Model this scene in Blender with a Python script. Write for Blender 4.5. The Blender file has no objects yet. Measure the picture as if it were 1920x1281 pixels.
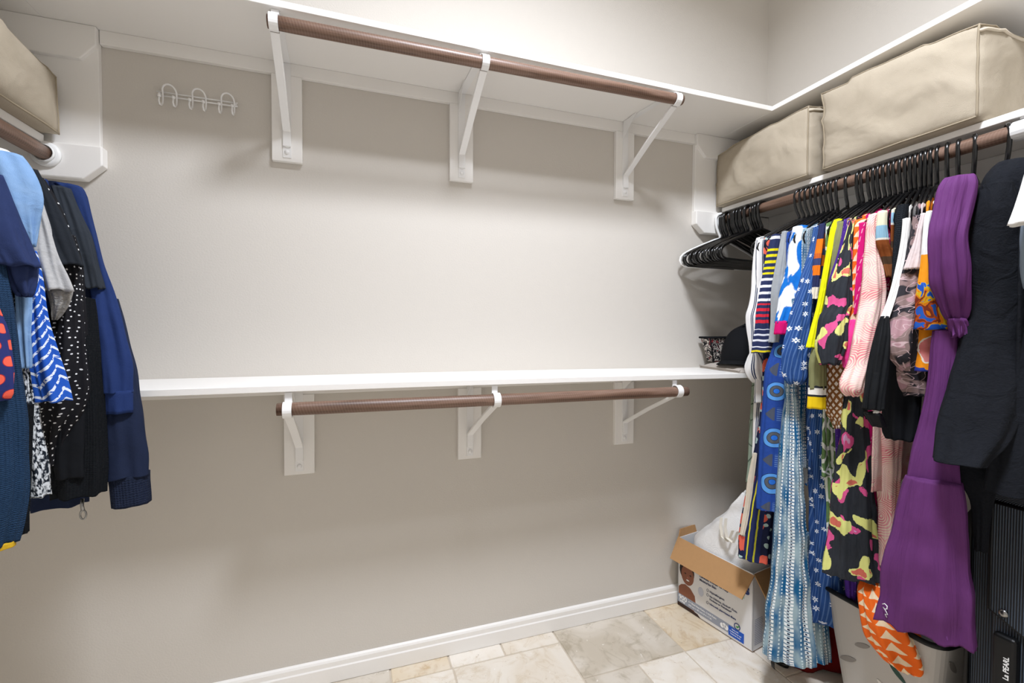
import bpy, bmesh, math, random
from mathutils import Vector, Matrix, noise
random.seed(7)
S = bpy.context.scene
C = S.collection
# ------------------------------------------------------------------ camera, world, lights, exposure
CAM = Vector((-1.9336, -1.7477, 1.2781)); YAW, PITCH, ROLL = 0.3302, -0.0248, 0.0036
fw = Vector((math.sin(YAW)*math.cos(PITCH), math.cos(YAW)*math.cos(PITCH), math.sin(PITCH)))
rt = Vector((math.cos(YAW), -math.sin(YAW), 0)); up = rt.cross(fw)
r2 = rt*math.cos(ROLL)+up*math.sin(ROLL); u2 = up*math.cos(ROLL)-rt*math.sin(ROLL)
cd = bpy.data.cameras.new('camera'); cam = bpy.data.objects.new('camera', cd); C.objects.link(cam)
cam.matrix_world = Matrix(((r2.x, u2.x, -fw.x, CAM.x), (r2.y, u2.y, -fw.y, CAM.y), (r2.z, u2.z, -fw.z, CAM.z), (0, 0, 0, 1)))
cd.sensor_fit = 'HORIZONTAL'; cd.sensor_width = 36; cd.lens = 850.16/1920*36; cd.clip_start = .02
S.camera = cam
w = bpy.data.worlds.new('world'); S.world = w; w.use_nodes = True
w.node_tree.nodes['Background'].inputs[0].default_value = (1, .97, .93, 1)
w.node_tree.nodes['Background'].inputs[1].default_value = .4
def area(nm, loc, rot, sx, sy, power, col, shape='RECTANGLE'):
    d = bpy.data.lights.new(nm, 'AREA'); d.shape = shape; d.size = sx; d.size_y = sy; d.energy = power; d.color = col
    o = bpy.data.objects.new(nm, d); C.objects.link(o); o.location = loc; o.rotation_euler = rot
    return o
area('ceiling_lamp_light', (-1.42, -1.33, 3.225), (0, 0, 0), .42, .42, 78, (.93, .98, 1.085), 'DISK').data.spread = math.radians(153)
area('doorway_light', (-1.75, -2.75, 1.55), (math.radians(90), 0, 0), 1.0, 1.9, 2.6, (.95, .98, 1.05))
V = S.view_settings
V.view_transform = 'Standard'; V.look = 'None'; V.exposure = -0.36; V.gamma = 1; V.use_curve_mapping = False
# ------------------------------------------------------------------ helpers: objects
def tag(o, label=None, cat=None, group=None, kind=None):
    if label: o['label'] = label
    if cat: o['category'] = cat
    if group: o['group'] = group
    if kind: o['kind'] = kind
    return o
def empty(nm, loc, label=None, cat=None, group=None):
    o = bpy.data.objects.new(nm, None); o.empty_display_size = .05; C.objects.link(o); o.location = loc
    return tag(o, label, cat, group)
def origin(o):
    v = Vector(o.location); p = o.parent
    while p: v += Vector(p.location); p = p.parent
    return v
class MB:
    def __init__(s): s.v = []; s.f = []; s.uv = None
    def quadbox(s, x0, x1, y0, y1, z0, z1):
        n = len(s.v); x0, x1 = sorted((x0, x1)); y0, y1 = sorted((y0, y1)); z0, z1 = sorted((z0, z1))
        s.v += [(x, y, z) for z in (z0, z1) for y in (y0, y1) for x in (x0, x1)]
        s.f += [[n+i for i in q] for q in ((0, 2, 3, 1), (4, 5, 7, 6), (0, 1, 5, 4), (2, 6, 7, 3), (0, 4, 6, 2), (1, 3, 7, 5))]
        return s
    def prism(s, pts, d, off=None):
        """pts: 3D polygon, extruded by vector d"""
        n = len(s.v); k = len(pts); d = Vector(d)
        s.v += [tuple(Vector(p)) for p in pts] + [tuple(Vector(p)+d) for p in pts]
        s.f += [list(range(n, n+k))[::-1], list(range(n+k, n+2*k))]
        s.f += [[n+i, n+(i+1) % k, n+k+(i+1) % k, n+k+i] for i in range(k)]
        return s
    def tube(s, path, r, seg=8, closed=False, caps=True, flat=None):
        """flat=(w,h): rectangular strap cross section instead of round"""
        P = [Vector(p) for p in path]; m = len(P); n0 = len(s.v)
        prev = None
        rs = r if isinstance(r, (list, tuple)) else [r]*m
        for i in range(m):
            if closed: t = (P[(i+1) % m]-P[i-1])
            else: t = P[min(i+1, m-1)]-P[max(i-1, 0)]
            t = t.normalized() if t.length > 1e-9 else Vector((0, 0, 1))
            if prev is None:
                a = Vector((0, 0, 1)) if abs(t.z) < .9 else Vector((1, 0, 0))
                nrm = (a-t*a.dot(t)).normalized()
            else:
                nrm = (prev-t*prev.dot(t))
                nrm = nrm.normalized() if nrm.length > 1e-6 else prev
            prev = nrm; b = t.cross(nrm)
            for j in range(seg):
                th = 2*math.pi*j/seg
                s.v.append(tuple(P[i]+(nrm*math.cos(th)+b*math.sin(th))*rs[i]))
        for i in range(m if closed else m-1):
            for j in range(seg):
                a = n0+i*seg+j; b2 = n0+i*seg+(j+1) % seg; i2 = (i+1) % m
                s.f.append([a, b2, n0+i2*seg+(j+1) % seg, n0+i2*seg+j])
        if not closed and caps:
            s.f.append([n0+j for j in range(seg)][::-1]); s.f.append([n0+(m-1)*seg+j for j in range(seg)])
        return s
    def strap(s, path, width_dir, wd, th):
        """flat strap following path; width along width_dir (half wd each side), thickness th"""
        P = [Vector(p) for p in path]; W = Vector(width_dir).normalized()*wd/2; n0 = len(s.v); m = len(P)
        for i in range(m):
            t = (P[min(i+1, m-1)]-P[max(i-1, 0)]).normalized(); nr = t.cross(W).normalized()*th/2
            s.v += [tuple(P[i]+W+nr), tuple(P[i]-W+nr), tuple(P[i]-W-nr), tuple(P[i]+W-nr)]
        for i in range(m-1):
            for j in range(4):
                a = n0+4*i+j; b = n0+4*i+(j+1) % 4
                s.f.append([a, b, b+4, a+4])
        s.f.append([n0, n0+3, n0+2, n0+1]); e = n0+4*(m-1); s.f.append([e, e+1, e+2, e+3])
        return s
    def lathe(s, prof, c, axis='z', seg=24):
        n0 = len(s.v); k = len(prof); c = Vector(c)
        for i in range(seg):
            a = 2*math.pi*i/seg
            for (r, h) in prof:
                p = {'z': (r*math.cos(a), r*math.sin(a), h), 'y': (r*math.cos(a), h, r*math.sin(a)), 'x': (h, r*math.cos(a), r*math.sin(a))}[axis]
                s.v.append(tuple(c+Vector(p)))
        for i in range(seg):
            for j in range(k-1):
                a = n0+i*k+j; b = n0+((i+1) % seg)*k+j
                s.f.append([a, b, b+1, a+1])
        s.f.append([n0+i*k for i in range(seg)]); s.f.append([n0+i*k+k-1 for i in range(seg)][::-1])
        return s
    def build(s, nm, m, parent=None, bev=0, smooth=False, seg=2, local=False, recalc=True):
        me = bpy.data.meshes.new(nm)
        off = origin(parent) if parent and not local else Vector((0, 0, 0))
        me.from_pydata([(v[0]-off.x, v[1]-off.y, v[2]-off.z) for v in s.v], [], s.f)
        if s.uv:
            l = me.uv_layers.new(name='UVMap'); d = [0.0]*(2*len(me.loops))
            for po, uvs in zip(me.polygons, s.uv):
                for li, q in zip(po.loop_indices, uvs): d[2*li] = q[0]; d[2*li+1] = q[1]
            l.data.foreach_set('uv', d)
        if recalc:
            bm = bmesh.new(); bm.from_mesh(me); bmesh.ops.recalc_face_normals(bm, faces=bm.faces); bm.to_mesh(me); bm.free()
        if smooth: me.polygons.foreach_set('use_smooth', [True]*len(me.polygons))
        me.materials.append(M[m] if isinstance(m, str) else m)
        o = bpy.data.objects.new(nm, me); C.objects.link(o)
        if parent: o.parent = parent
        if bev:
            b = o.modifiers.new('bevel', 'BEVEL'); b.width = bev; b.segments = seg; b.limit_method = 'ANGLE'; b.angle_limit = math.radians(40)
        return o
def box(nm, m, x0, x1, y0, y1, z0, z1, parent=None, bev=.0015):
    return MB().quadbox(x0, x1, y0, y1, z0, z1).build(nm, m, parent, bev)
def struct(o): o['kind'] = 'structure'; return o
def copy_tree(o, parent=None):
    c = o.copy(); C.objects.link(c); c.parent = parent
    for ch in list(o.children): copy_tree(ch, c)
    return c
def text(nm, body, m, size, mat4, parent, bold=0.0):
    cu = bpy.data.curves.new(nm, 'FONT'); cu.body = body; cu.size = size; cu.extrude = .0003; cu.offset = bold; cu.resolution_u = 3
    t = bpy.data.objects.new('tmp', cu); C.objects.link(t)
    me = bpy.data.meshes.new_from_object(t.evaluated_get(bpy.context.evaluated_depsgraph_get()))
    bpy.data.objects.remove(t); me.name = nm
    mm = mat4.copy()
    mm.translation -= origin(parent)
    me.transform(mm); me.materials.clear(); me.materials.append(M[m])
    o = bpy.data.objects.new(nm, me); C.objects.link(o); o.parent = parent
    return o
# ------------------------------------------------------------------ helpers: materials (procedural)
M = {}
def hexc(h):
    if not isinstance(h, str): return tuple(h)+((1,) if len(h) == 3 else ())
    h = h.lstrip('#'); c = [int(h[i:i+2], 16)/255 for i in (0, 2, 4)]
    return tuple(x/12.92 if x <= .04045 else ((x+.055)/1.055)**2.4 for x in c)+(1,)
class T:
    def __init__(s, nm, rough=.8, sheen=0, metal=0, coords='UV', spec=.3):
        m = bpy.data.materials.new(nm); m.use_nodes = True; M[nm] = m; s.m = m; s.vd = '2D' if coords == 'UV' else '3D'; s.nt = m.node_tree; s.n = s.nt.nodes
        s.b = s.n['Principled BSDF']; s.b.inputs['Roughness'].default_value = rough; s.b.inputs['Metallic'].default_value = metal
        s.b.inputs['Specular IOR Level'].default_value = spec
        if sheen: s.b.inputs['Sheen Weight'].default_value = sheen; s.b.inputs['Sheen Roughness'].default_value = .5
        tc = s.n.new('ShaderNodeTexCoord'); s.vec = tc.outputs[coords]
        sp = s.n.new('ShaderNodeSeparateXYZ'); s.nt.links.new(s.vec, sp.inputs[0])
        s.u, s.v, s.w = sp.outputs
    def ins(s, sock, val):
        if isinstance(val, bpy.types.NodeSocket): s.nt.links.new(val, sock)
        elif isinstance(val, str) or isinstance(val, tuple): sock.default_value = hexc(val)
        else: sock.default_value = val
    def op(s, o, a, b=0.0, c=None, clamp=False):
        n = s.n.new('ShaderNodeMath'); n.operation = o; n.use_clamp = clamp; s.ins(n.inputs[0], a); s.ins(n.inputs[1], b)
        if c is not None: s.ins(n.inputs[2], c)
        return n.outputs[0]
    def add(s, a, b): return s.op('ADD', a, b)
    def mul(s, a, b): return s.op('MULTIPLY', a, b)
    def sub(s, a, b): return s.op('SUBTRACT', a, b)
    def lt(s, a, b): return s.op('LESS_THAN', a, b)
    def gt(s, a, b): return s.op('GREATER_THAN', a, b)
    def fr(s, a, per=1.0): return s.op('FRACT', s.mul(a, 1.0/per))
    def fl(s, a, per=1.0): return s.op('FLOOR', s.mul(a, 1.0/per))
    def ab(s, a): return s.op('ABSOLUTE', a)
    def band(s, a, lo, hi): return s.mul(s.gt(a, lo), s.lt(a, hi))
    def soft(s, a, lo, hi):
        n = s.n.new('ShaderNodeMapRange'); n.interpolation_type = 'SMOOTHSTEP'; s.ins(n.inputs[0], a); n.inputs[1].default_value = lo; n.inputs[2].default_value = hi
        return n.outputs[0]
    def comb(s, x, y, z=0.0):
        n = s.n.new('ShaderNodeCombineXYZ'); s.ins(n.inputs[0], x); s.ins(n.inputs[1], y); s.ins(n.inputs[2], z); return n.outputs[0]
    def hyp(s, x, y): return s.op('SQRT', s.add(s.mul(x, x), s.mul(y, y)))
    def mix(s, f, a, b):
        n = s.n.new('ShaderNodeMix'); n.data_type = 'RGBA'; s.ins(n.inputs[0], f); s.ins(n.inputs[6], a); s.ins(n.inputs[7], b); return n.outputs[2]
    def noise(s, sc, det=2, vec=None, dist=0.0, rough=.5):
        n = s.n.new('ShaderNodeTexNoise'); n.inputs['Scale'].default_value = sc; n.inputs['Detail'].default_value = det; n.inputs['Distortion'].default_value = dist
        n.inputs['Roughness'].default_value = rough
        s.nt.links.new(vec or s.vec, n.inputs['Vector']); return n.outputs[0]
    def vor(s, sc, vec=None, feat='F1', rnd=1.0):
        n = s.n.new('ShaderNodeTexVoronoi'); n.feature = feat; n.voronoi_dimensions = s.vd; n.inputs['Scale'].default_value = sc; n.inputs['Randomness'].default_value = rnd
        s.nt.links.new(vec or s.vec, n.inputs['Vector']); return n.outputs
    def ramp(s, f, stops, interp='CONSTANT'):
        n = s.n.new('ShaderNodeValToRGB'); n.color_ramp.interpolation = interp; e = n.color_ramp.elements
        while len(e) > 1: e.remove(e[-1])
        e[0].position = stops[0][0]; e[0].color = hexc(stops[0][1])
        for p, c in stops[1:]: e.new(p).color = hexc(c)
        s.ins(n.inputs[0], f); return n.outputs[0]
    def jit(s, sc, amt, axis='v', det=2, vec=None):
        """u or v shifted by noise"""
        nz = s.mul(s.sub(s.noise(sc, det, vec), .5), amt*2)
        return s.add(s.v if axis == 'v' else s.u, nz)
    def bump(s, h, dist, strength=1.0):
        n = s.n.new('ShaderNodeBump'); n.inputs['Strength'].default_value = strength; n.inputs['Distance'].default_value = dist
        s.nt.links.new(h, n.inputs['Height']); s.nt.links.new(n.outputs[0], s.b.inputs['Normal'])
    def out(s, col, weave=0.0, wsc=900):
        s.ins(s.b.inputs['Base Color'], col)
        if weave: s.bump(s.add(s.mul(s.noise(24, 3, None, .8), 6.0), s.noise(wsc, 2)), weave, .8)
        return s.m
def plain(nm, col, rough=.6, weave=0.0, wsc=900, coords='UV', var=0.0, vsc=30, sheen=0, metal=0, spec=.3):
    t = T(nm, rough, sheen, metal, coords, spec); c = hexc(col)
    if var:
        c2 = tuple(min(1, x*(1+var)) for x in c[:3])+(1,); c1 = tuple(x*(1-var) for x in c[:3])+(1,)
        col = t.mix(t.noise(vsc, 3), c1, c2)
    else: col = c
    return t.out(col, weave, wsc)
# surfaces
t = T('wall_paint', .75, coords='Object'); t.out(t.mix(t.noise(1.3, 2), '#d1cbc2', '#d4cec5')); t.bump(t.noise(170, 3), .0012, .5)
t = T('white_paint', .42, coords='Object', spec=.4); t.out(t.mix(t.noise(3, 2), '#f3f0eb', '#f7f4ef')); t.bump(t.noise(90, 2), .0004, .4)
plain('ceiling_paint', '#efece6', .8, coords='Object')
plain('white_metal', '#f4f3f1', .3, coords='Object', spec=.5)
plain('white_plastic', '#f6f6f4', .35, coords='Object', spec=.5)
plain('black_plastic', '#0c0c0d', .22, coords='Object', spec=.6)
plain('steel', '#9a9a98', .3, coords='Object', metal=1)
plain('grout', '#cfc3b2', .9, coords='Object', var=.1, vsc=40)
def travertine(nm, a, b, c, seed):
    t = T(nm, .42, coords='Object', spec=.4)
    p = t.comb(t.add(t.u, seed*3.1), t.add(t.v, seed*1.7), seed)
    n1 = t.noise(4, 5, p, 1.5); n2 = t.noise(11, 6, p, 1.2, .7); n3 = t.noise(2.6, 3, p, 2.5)
    base = t.mix(t.soft(n1, .34, .66), a, b)
    base = t.mix(t.mul(t.soft(n2, .48, .74), .6), base, c)
    swirl = t.soft(t.ab(t.sub(t.fr(t.mul(n3, 6.0)), .5)), .32, .5)
    base = t.mix(t.mul(swirl, t.mul(t.soft(n1, .45, .6), .35)), base, c)
    pit = t.mul(t.gt(t.noise(120, 2, p), .68), t.gt(n2, .52))
    base = t.mix(t.mul(t.gt(t.noise(30, 3, p), .70), .6), base, '#faf6ee')
    t.out(t.mix(t.mul(pit, .6), base, '#9a8970')); t.bump(t.noise(120, 3), .0008, .4)
travertine('travertine_cream', '#ece4d7', '#e4d8c6', '#ccb899', 1.0)
travertine('travertine_grey', '#dcd3c5', '#cbc0ae', '#a59983', 2.0)
travertine('travertine_gold', '#e8ddcb', '#e0cfb3', '#bf9d6c', 3.0)
travertine('travertine_light', '#f2ebe0', '#eae0d0', '#d4c2a6', 4.0)
def wood(nm, axis):
    t = T(nm, .42, coords='Object', spec=.45)
    q = {'x': (t.mul(t.u, 1.2), t.mul(t.v, 22.0), t.mul(t.w, 22.0)), 'y': (t.mul(t.u, 22.0), t.mul(t.v, 1.2), t.mul(t.w, 22.0))}[axis]
    p = t.comb(*q); n1 = t.noise(2.2, 5, p, 1.0); n2 = t.noise(7, 4, p, .5)
    ax = t.u if axis == 'x' else t.v
    c = t.ramp(n1, [(.25, '#4d362a'), (.45, '#6f5444'), (.6, '#836859'), (.78, '#5c4234')], 'LINEAR')
    c = t.mix(t.mul(t.soft(n2, .5, .75), .55), c, '#3b2a20')
    c = t.mix(t.mul(t.gt(t.fr(t.add(ax, t.mul(t.w, .3)), .008), .55), .13), c, '#a58d7d')
    t.out(c); t.bump(n2, .0006, .5)
wood('rod_wood_x', 'x'); wood('rod_wood_y', 'y')
# ------------------------------------------------------------------ fabrics (UV in metres)
def fabric(nm, col, rough=.85, weave=.0006, wsc=700, var=.08, vsc=60, sheen=.0): return plain(nm, col, rough, weave, wsc, 'UV', var, vsc, sheen, spec=.15)
for nm, col in dict(heather='#9ea2a5', beige='#d9cdb9', magenta='#d2126c', yellow='#e6e412', hotpink='#e8408f', olive='#83845c', offwhite='#ece9e3', whitecotton='#f3f1ec', greyblue='#7d8a97', blacktee='#22262c', charcoal='#2f343b', bluetwill='#233565', navytee='#28345a', navyfleece='#1f2840', blackcrepe='#14161a', mustard='#d0a82a', dustypink='#d3c3c0', red_fabric='#6e1210', cap_fabric='#131417', grey_cloth='#b5aca3').items(): fabric(nm, col)
fabric('blacksatin', '#141619', .5)
fabric('blackwool', '#191b20', .95, .0012, 260, .35, 160)
fabric('heatherlight', '#b4b3b2', .9, .0008, 600, .18, 220)
fabric('frayed', '#8d8b87', .95, .003, 300, .5, 200)
t = T('lightdenim', .85, spec=.15); t.out(t.mix(t.noise(35, 4), '#6a90bf', '#93b3d8'), .0008, 800)
def knit(nm, a, b, per, sheen=.0):
    t = T(nm, .9, sheen, spec=.12); s_ = t.op('SINE', t.mul(t.u, 6.283/per)); r_ = t.op('SINE', t.add(t.mul(t.v, 6.283/(per*.8)), t.mul(s_, .8)))
    h = t.add(t.mul(s_, .5), t.mul(r_, .35)); t.out(t.mix(t.noise(240, 2), a, b)); t.bump(h, .0012, .8)
knit('blackknit', '#0e1013', '#1b1e22', .004); knit('navyknit', '#1b2d45', '#294463', .0045); knit('navyrib', '#192032', '#242c41', .006); knit('blackrib', '#16191d', '#262a2f', .006)
t = T('marl', .95, spec=.1); p = t.comb(t.mul(t.u, 1.0), t.mul(t.v, .35)); n_ = t.noise(330, 3, p)
t.out(t.mix(t.soft(n_, .44, .56), '#20262f', '#d9dde0')); t.bump(t.add(n_, t.op('SINE', t.mul(t.u, 700.0))), .002)
t = T('polka', .7, spec=.2); d = t.vor(85, None, 'F1', .7)[0]; t.out(t.mix(t.lt(d, .14), '#131318', '#e9e9ea'), .0004)
t = T('reddots', .7, spec=.2)
row = t.fl(t.v, .030); uu = t.sub(t.fr(t.add(t.u, t.mul(row, .017)), .034), .5); vv = t.mul(t.sub(t.fr(t.v, .030), .5), .9)
dd = t.hyp(uu, vv); c = t.mix(t.lt(dd, .29), '#28306a', '#b02a2c'); t.out(t.mix(t.lt(dd, .26), c, '#f2644f'), .0004)
t = T('chevron', .8, spec=.15)
z_ = t.mul(t.ab(t.sub(t.fr(t.u, .062), .5)), .085); q = t.fr(t.add(t.jit(60, .004), z_), .021); q2 = t.ab(t.sub(q, .5))
wn = t.noise(200, 2); m_ = t.mul(t.lt(q2, .15), t.gt(wn, .40)); c = t.mix(t.noise(25, 2), '#1c4aa8', '#2c62c4'); t.out(t.mix(m_, c, '#dfe6f2'), .0005)
t = T('sage', .8, spec=.15); e = t.vor(28, t.comb(t.u, t.mul(t.v, .5)), 'DISTANCE_TO_EDGE')[0]; t.out(t.mix(t.lt(e, .035), '#8c9a88', '#4c5a4c'), .0004)
t = T('whitestripe', .75, spec=.2); q = t.fr(t.add(t.jit(20, .002, 'u'), .006), .028)
t.out(t.ramp(q, [(0, '#efedea'), (.52, '#333f5e'), (.62, '#e8e6e2'), (.69, '#333f5e'), (.79, '#efedea')]), .0004)
t = T('navyfloral', .75, spec=.2)
d = t.vor(22, None, 'F1')[0]; fl_ = t.lt(t.add(d, t.mul(t.noise(120, 2), .25)), .42); d2 = t.vor(31, t.comb(t.add(t.u, .3), t.v), 'F1')[0]
c = t.mix(t.lt(d2, .22), '#1e2546', '#b9d3cf'); c = t.mix(t.mul(fl_, t.lt(t.sub(t.u, .0), 9.0)), c, '#ef6a55')
str_ = t.lt(t.ab(t.sub(t.fr(t.jit(30, .002, 'u'), .020), .5)), .11); ys_ = t.mix(t.gt(t.fr(t.u, .16), .72), '#eceaf0', '#d5cf35')
c2 = t.mix(str_, '#222b58', ys_); t.out(t.mix(t.gt(t.fr(t.u, .082), .42), c, c2), .0004)
t = T('multistripe', .85, spec=.15)
vj = t.v; pos = t.mul(vj, -1/.46)
base = '#2b3357'
c = base
def addband(c, lo, hi, per, duty, col):
    return t.mix(t.mul(t.band(pos, lo, hi), t.lt(t.fr(vj, per), duty)), c, col)
c = addband(base, .02, .07, .024, .45, '#e8e8ec'); c = addband(c, .10, .33, .022, .45, '#e8d51b'); c = addband(c, .36, .56, .025, .38, '#eceef2'); c = addband(c, .56, .74, .022, .5, '#d02a3c'); c = addband(c, .76, .90, .022, .32, '#e8eaf0'); c = addband(c, .92, 1.2, .024, .45, '#e3d020')
t.out(c, .0006)
t = T('circles', .75, spec=.2)
cu = t.sub(t.fr(t.add(t.u, .0245), .078), .5); cv = t.fr(t.v, .155)
dx = t.mul(cu, .078); dy = t.mul(t.sub(cv, .3), .155); r_ = t.hyp(dx, dy)
base = t.mix(t.noise(90, 3), '#1e3f8c', '#284d9e')
rings = t.ramp(t.mul(r_, 25.0), [(0, '#2a6fcf'), (.2, '#1e2a44'), (.235, '#565a60'), (.46, '#1a2238'), (.50, '#5a9be0'), (.78, '#1a2850'), (.83, '#1e3f8c')])
c = t.mix(t.lt(r_, .0332), base, rings)
tri = t.mul(t.band(cv, .68, .95), t.mul(t.band(cu, .02, .40), t.lt(t.add(t.mul(t.ab(t.sub(cv, .815)), 2.2), t.sub(cu, .02)), .36)))
c = t.mix(tri, c, '#4b5262')
bars = t.mul(t.band(cv, .68, .95), t.mul(t.band(cu, -.36, -.04), t.lt(t.fr(cv, .045), .5))); c = t.mix(bars, c, '#5f80b8')
t.out(c, .0004)
t = T('ikatblue', .8, spec=.15)
q = t.comb(t.mul(t.u, 1.0), t.mul(t.jit(160, .006), .55)); n_ = t.noise(17, 2, q, .6)
t.out(t.mix(t.soft(n_, .49, .53), t.mix(t.noise(40, 2), '#0e62bb', '#1a7cd4'), '#eef1f3'), .0005)
t = T('shibori', .85, spec=.15)
cu = t.fr(t.jit(9, .004, 'u'), .032); rowv = t.ab(t.sub(t.fr(t.jit(25, .002), .0115), .5))
base = t.mix(t.soft(t.noise(14, 3, t.comb(t.mul(t.u, 3.0), t.mul(t.v, .7))), .35, .65), '#1c5f8e', '#9db4bd')
col_ = t.band(cu, .10, .52); dash = t.mul(col_, t.lt(rowv, .33)); c = t.mix(dash, base, '#eef3f4')
c = t.mix(t.mul(t.band(cu, .26, .37), t.lt(rowv, .2)), c, '#17324f'); c = t.mix(t.mul(t.band(cu, .72, .80), t.lt(rowv, .25)), c, '#cfe0e6')
t.out(c, .0005)
t = T('denimfloral', .85, spec=.15)
st = t.lt(t.fr(t.add(t.u, t.mul(t.v, .12)), .0075), .3); base = t.mix(t.mul(st, .55), t.mix(t.noise(50, 3), '#26467f', '#2e5290'), '#6284b8')
o_ = t.vor(26, None, 'F1', .8); pos_ = o_[2]; n2 = t.n.new('ShaderNodeVectorMath'); n2.operation = 'SUBTRACT'; t.nt.links.new(t.vec, n2.inputs[0])
sc_ = t.n.new('ShaderNodeVectorMath'); sc_.operation = 'SCALE'; t.nt.links.new(pos_, sc_.inputs[0]); sc_.inputs['Scale'].default_value = 1.0; t.nt.links.new(sc_.outputs[0], n2.inputs[1])
sx = t.n.new('ShaderNodeSeparateXYZ'); t.nt.links.new(n2.outputs[0], sx.inputs[0]); ang = t.op('ARCTAN2', sx.outputs[0], sx.outputs[1])
rr = t.hyp(sx.outputs[0], sx.outputs[1]); pet = t.add(.0062, t.mul(t.op('COSINE', t.mul(ang, 6.0)), .0026))
fm = t.mul(t.lt(rr, pet), t.gt(rr, .0016)); t.out(t.mix(fm, base, '#e9eef6'), .0005)
t = T('navyorange', .8, spec=.15); t.out(t.ramp(t.mul(t.v, -3.7), [(0, '#2b3157'), (.22, '#ee7a1c'), (.36, '#c8622a'), (.42, '#3a4470'), (.50, '#ee7a1c'), (.62, '#2b3157'), (.76, '#e6dccb'), (.9, '#2b3157')]), .0005)
t = T('greenleaf', .8, spec=.15); e = t.vor(30, t.comb(t.add(t.u, t.mul(t.noise(20, 2), .03)), t.mul(t.v, .55)), 'DISTANCE_TO_EDGE')[0]; t.out(t.mix(t.lt(e, .11), t.mix(t.noise(60, 2), '#5b7d4e', '#79985f'), '#e6eadf'), .0004)
t = T('yellowband', .75, spec=.2); t.out(t.ramp(t.mul(t.v, -13.0), [(0, '#23262a'), (.14, '#ece8df'), (.38, '#23262a'), (.44, '#e9c515')]), .0004)
t = T('violet', .85, spec=.15); t.out(t.mix(t.gt(t.noise(130, 3), .66), '#4a2a86', '#8d78c0'), .0005)
t = T('browndiamond', .75, spec=.2)
a_ = t.fr(t.add(t.mul(t.u, 1.9), t.jit(20, .01)), .026); b_ = t.fr(t.sub(t.mul(t.u, 1.9), t.v), .026); t.out(t.mix(t.mul(t.gt(a_, .42), t.gt(b_, .42)), '#8a5a30', '#ece3d8'), .0004)
t = T('ikatblack', .85, spec=.15)
vv = t.jit(190, .006); q = t.comb(t.u, t.mul(vv, .62)); base = t.mix(t.noise(140, 2, t.comb(t.mul(t.u, 3.0), t.mul(t.v, .3))), '#24272c', '#383b41')
n1 = t.noise(25, 1, q, .4); q2 = t.comb(t.add(t.u, 3.3), t.mul(vv, .62)); n2_ = t.noise(23, 1, q2, .5); dot = t.vor(24, q, 'F1')[0]
c = t.mix(t.gt(n2_, .60), base, '#dd5a92'); c = t.mix(t.gt(n2_, .69), c, '#d9a6cc'); c = t.mix(t.gt(n1, .59), c, '#e3e48a'); c = t.mix(t.mul(t.gt(n1, .63), t.lt(dot, .3)), c, '#d4705f')
t.out(c, .0005)
t = T('orangetri', .75, spec=.2)
a_ = t.fr(t.u, .040); b_ = t.fr(t.jit(12, .004), .034); par = t.op('MODULO', t.fl(t.v, .034), 2.0); tri_ = t.lt(t.add(t.mul(t.ab(t.sub(a_, .5)), 1.9), b_), .88)
t.out(t.mix(t.mul(tri_, t.gt(b_, .1)), '#ee6a1e', '#f1d9b6'), .0004)
t = T('magentadash', .75, spec=.2)
cu = t.fr(t.add(t.u, t.mul(t.v, .2)), .017); dsh = t.mul(t.band(cu, .42, .54), t.lt(t.fr(t.add(t.v, t.mul(t.u, .8)), .016), .6)); t.out(t.mix(dsh, '#cc1070', '#f0a8c4'), .0004)
t = T('pinkswirl', .75, spec=.2)
o_ = t.vor(13, None, 'F1', 1.0)[0]; rg = t.op('SINE', t.mul(t.add(o_, t.mul(t.noise(30, 2), .12)), 85.0)); base = t.mix(t.soft(t.noise(11, 2), .42, .62), '#f6c9c6', '#e8848f'); base = t.mix(t.soft(t.noise(8, 2, t.comb(t.add(t.u, 2.0), t.v)), .58, .68), base, '#e6818a')
t.out(t.mix(t.mul(t.gt(rg, .2), .85), base, '#f8e7cf'), .0004)
t = T('magentadots', .75, spec=.2); d = t.vor(95, None, 'F1')[0]; t.out(t.mix(t.mul(t.band(d, .12, .30), t.gt(t.noise(30, 1), .5)), '#b4105e', '#f0dfe6'), .0004)
t = T('patches', .75, spec=.2); t.out(t.ramp(t.mul(t.v, -5.4), [(0, '#dcd9bd'), (.22, '#8db6cc'), (.40, '#e6e2d6'), (.43, '#8a4a20'), (.7, '#55402f'), (.8, '#9a6038')]), .0004)
t = T('whiteblack', .75); t.out('#d9d6d0', .0004)
t = T('mauvefloral', .75, spec=.2)
n1 = t.noise(14, 2, None, .8); ln = t.lt(t.ab(t.sub(t.noise(22, 1, None, 1.5), .5)), .012); c = t.mix(t.soft(n1, .46, .50), '#2d2b30', '#8c7673'); c = t.mix(t.gt(n1, .58), c, '#b08a90'); t.out(t.mix(ln, c, '#c9aeb0'), .0004)
t = T('orangeblossom', .7, spec=.2)
cu = t.sub(t.fr(t.add(t.u, -.012), .11), .62); bl = t.hyp(t.mul(cu, .11), t.mul(t.add(t.v, .19), .8)); bl = t.add(bl, t.mul(t.noise(60, 2), .012))
c = t.mix(t.lt(bl, .036), '#f29316', '#f6ead9'); c = t.mix(t.lt(bl, .033), c, t.mix(t.noise(40, 2), '#e0606c', '#f0a49a'))
low = t.lt(t.add(t.v, t.add(t.mul(t.noise(70, 2), .02), t.mul(cu, -.05))), -.235); c = t.mix(low, c, t.mix(t.soft(t.noise(20, 1), .4, .6), '#2a3f98', '#5a3c98')); t.out(c, .0004)
t = T('flame', .7, spec=.2)
vv = t.jit(150, .004); q = t.comb(t.mul(t.u, 1.7), t.mul(vv, .62)); n1 = t.noise(38, 2, q, .7)
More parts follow.
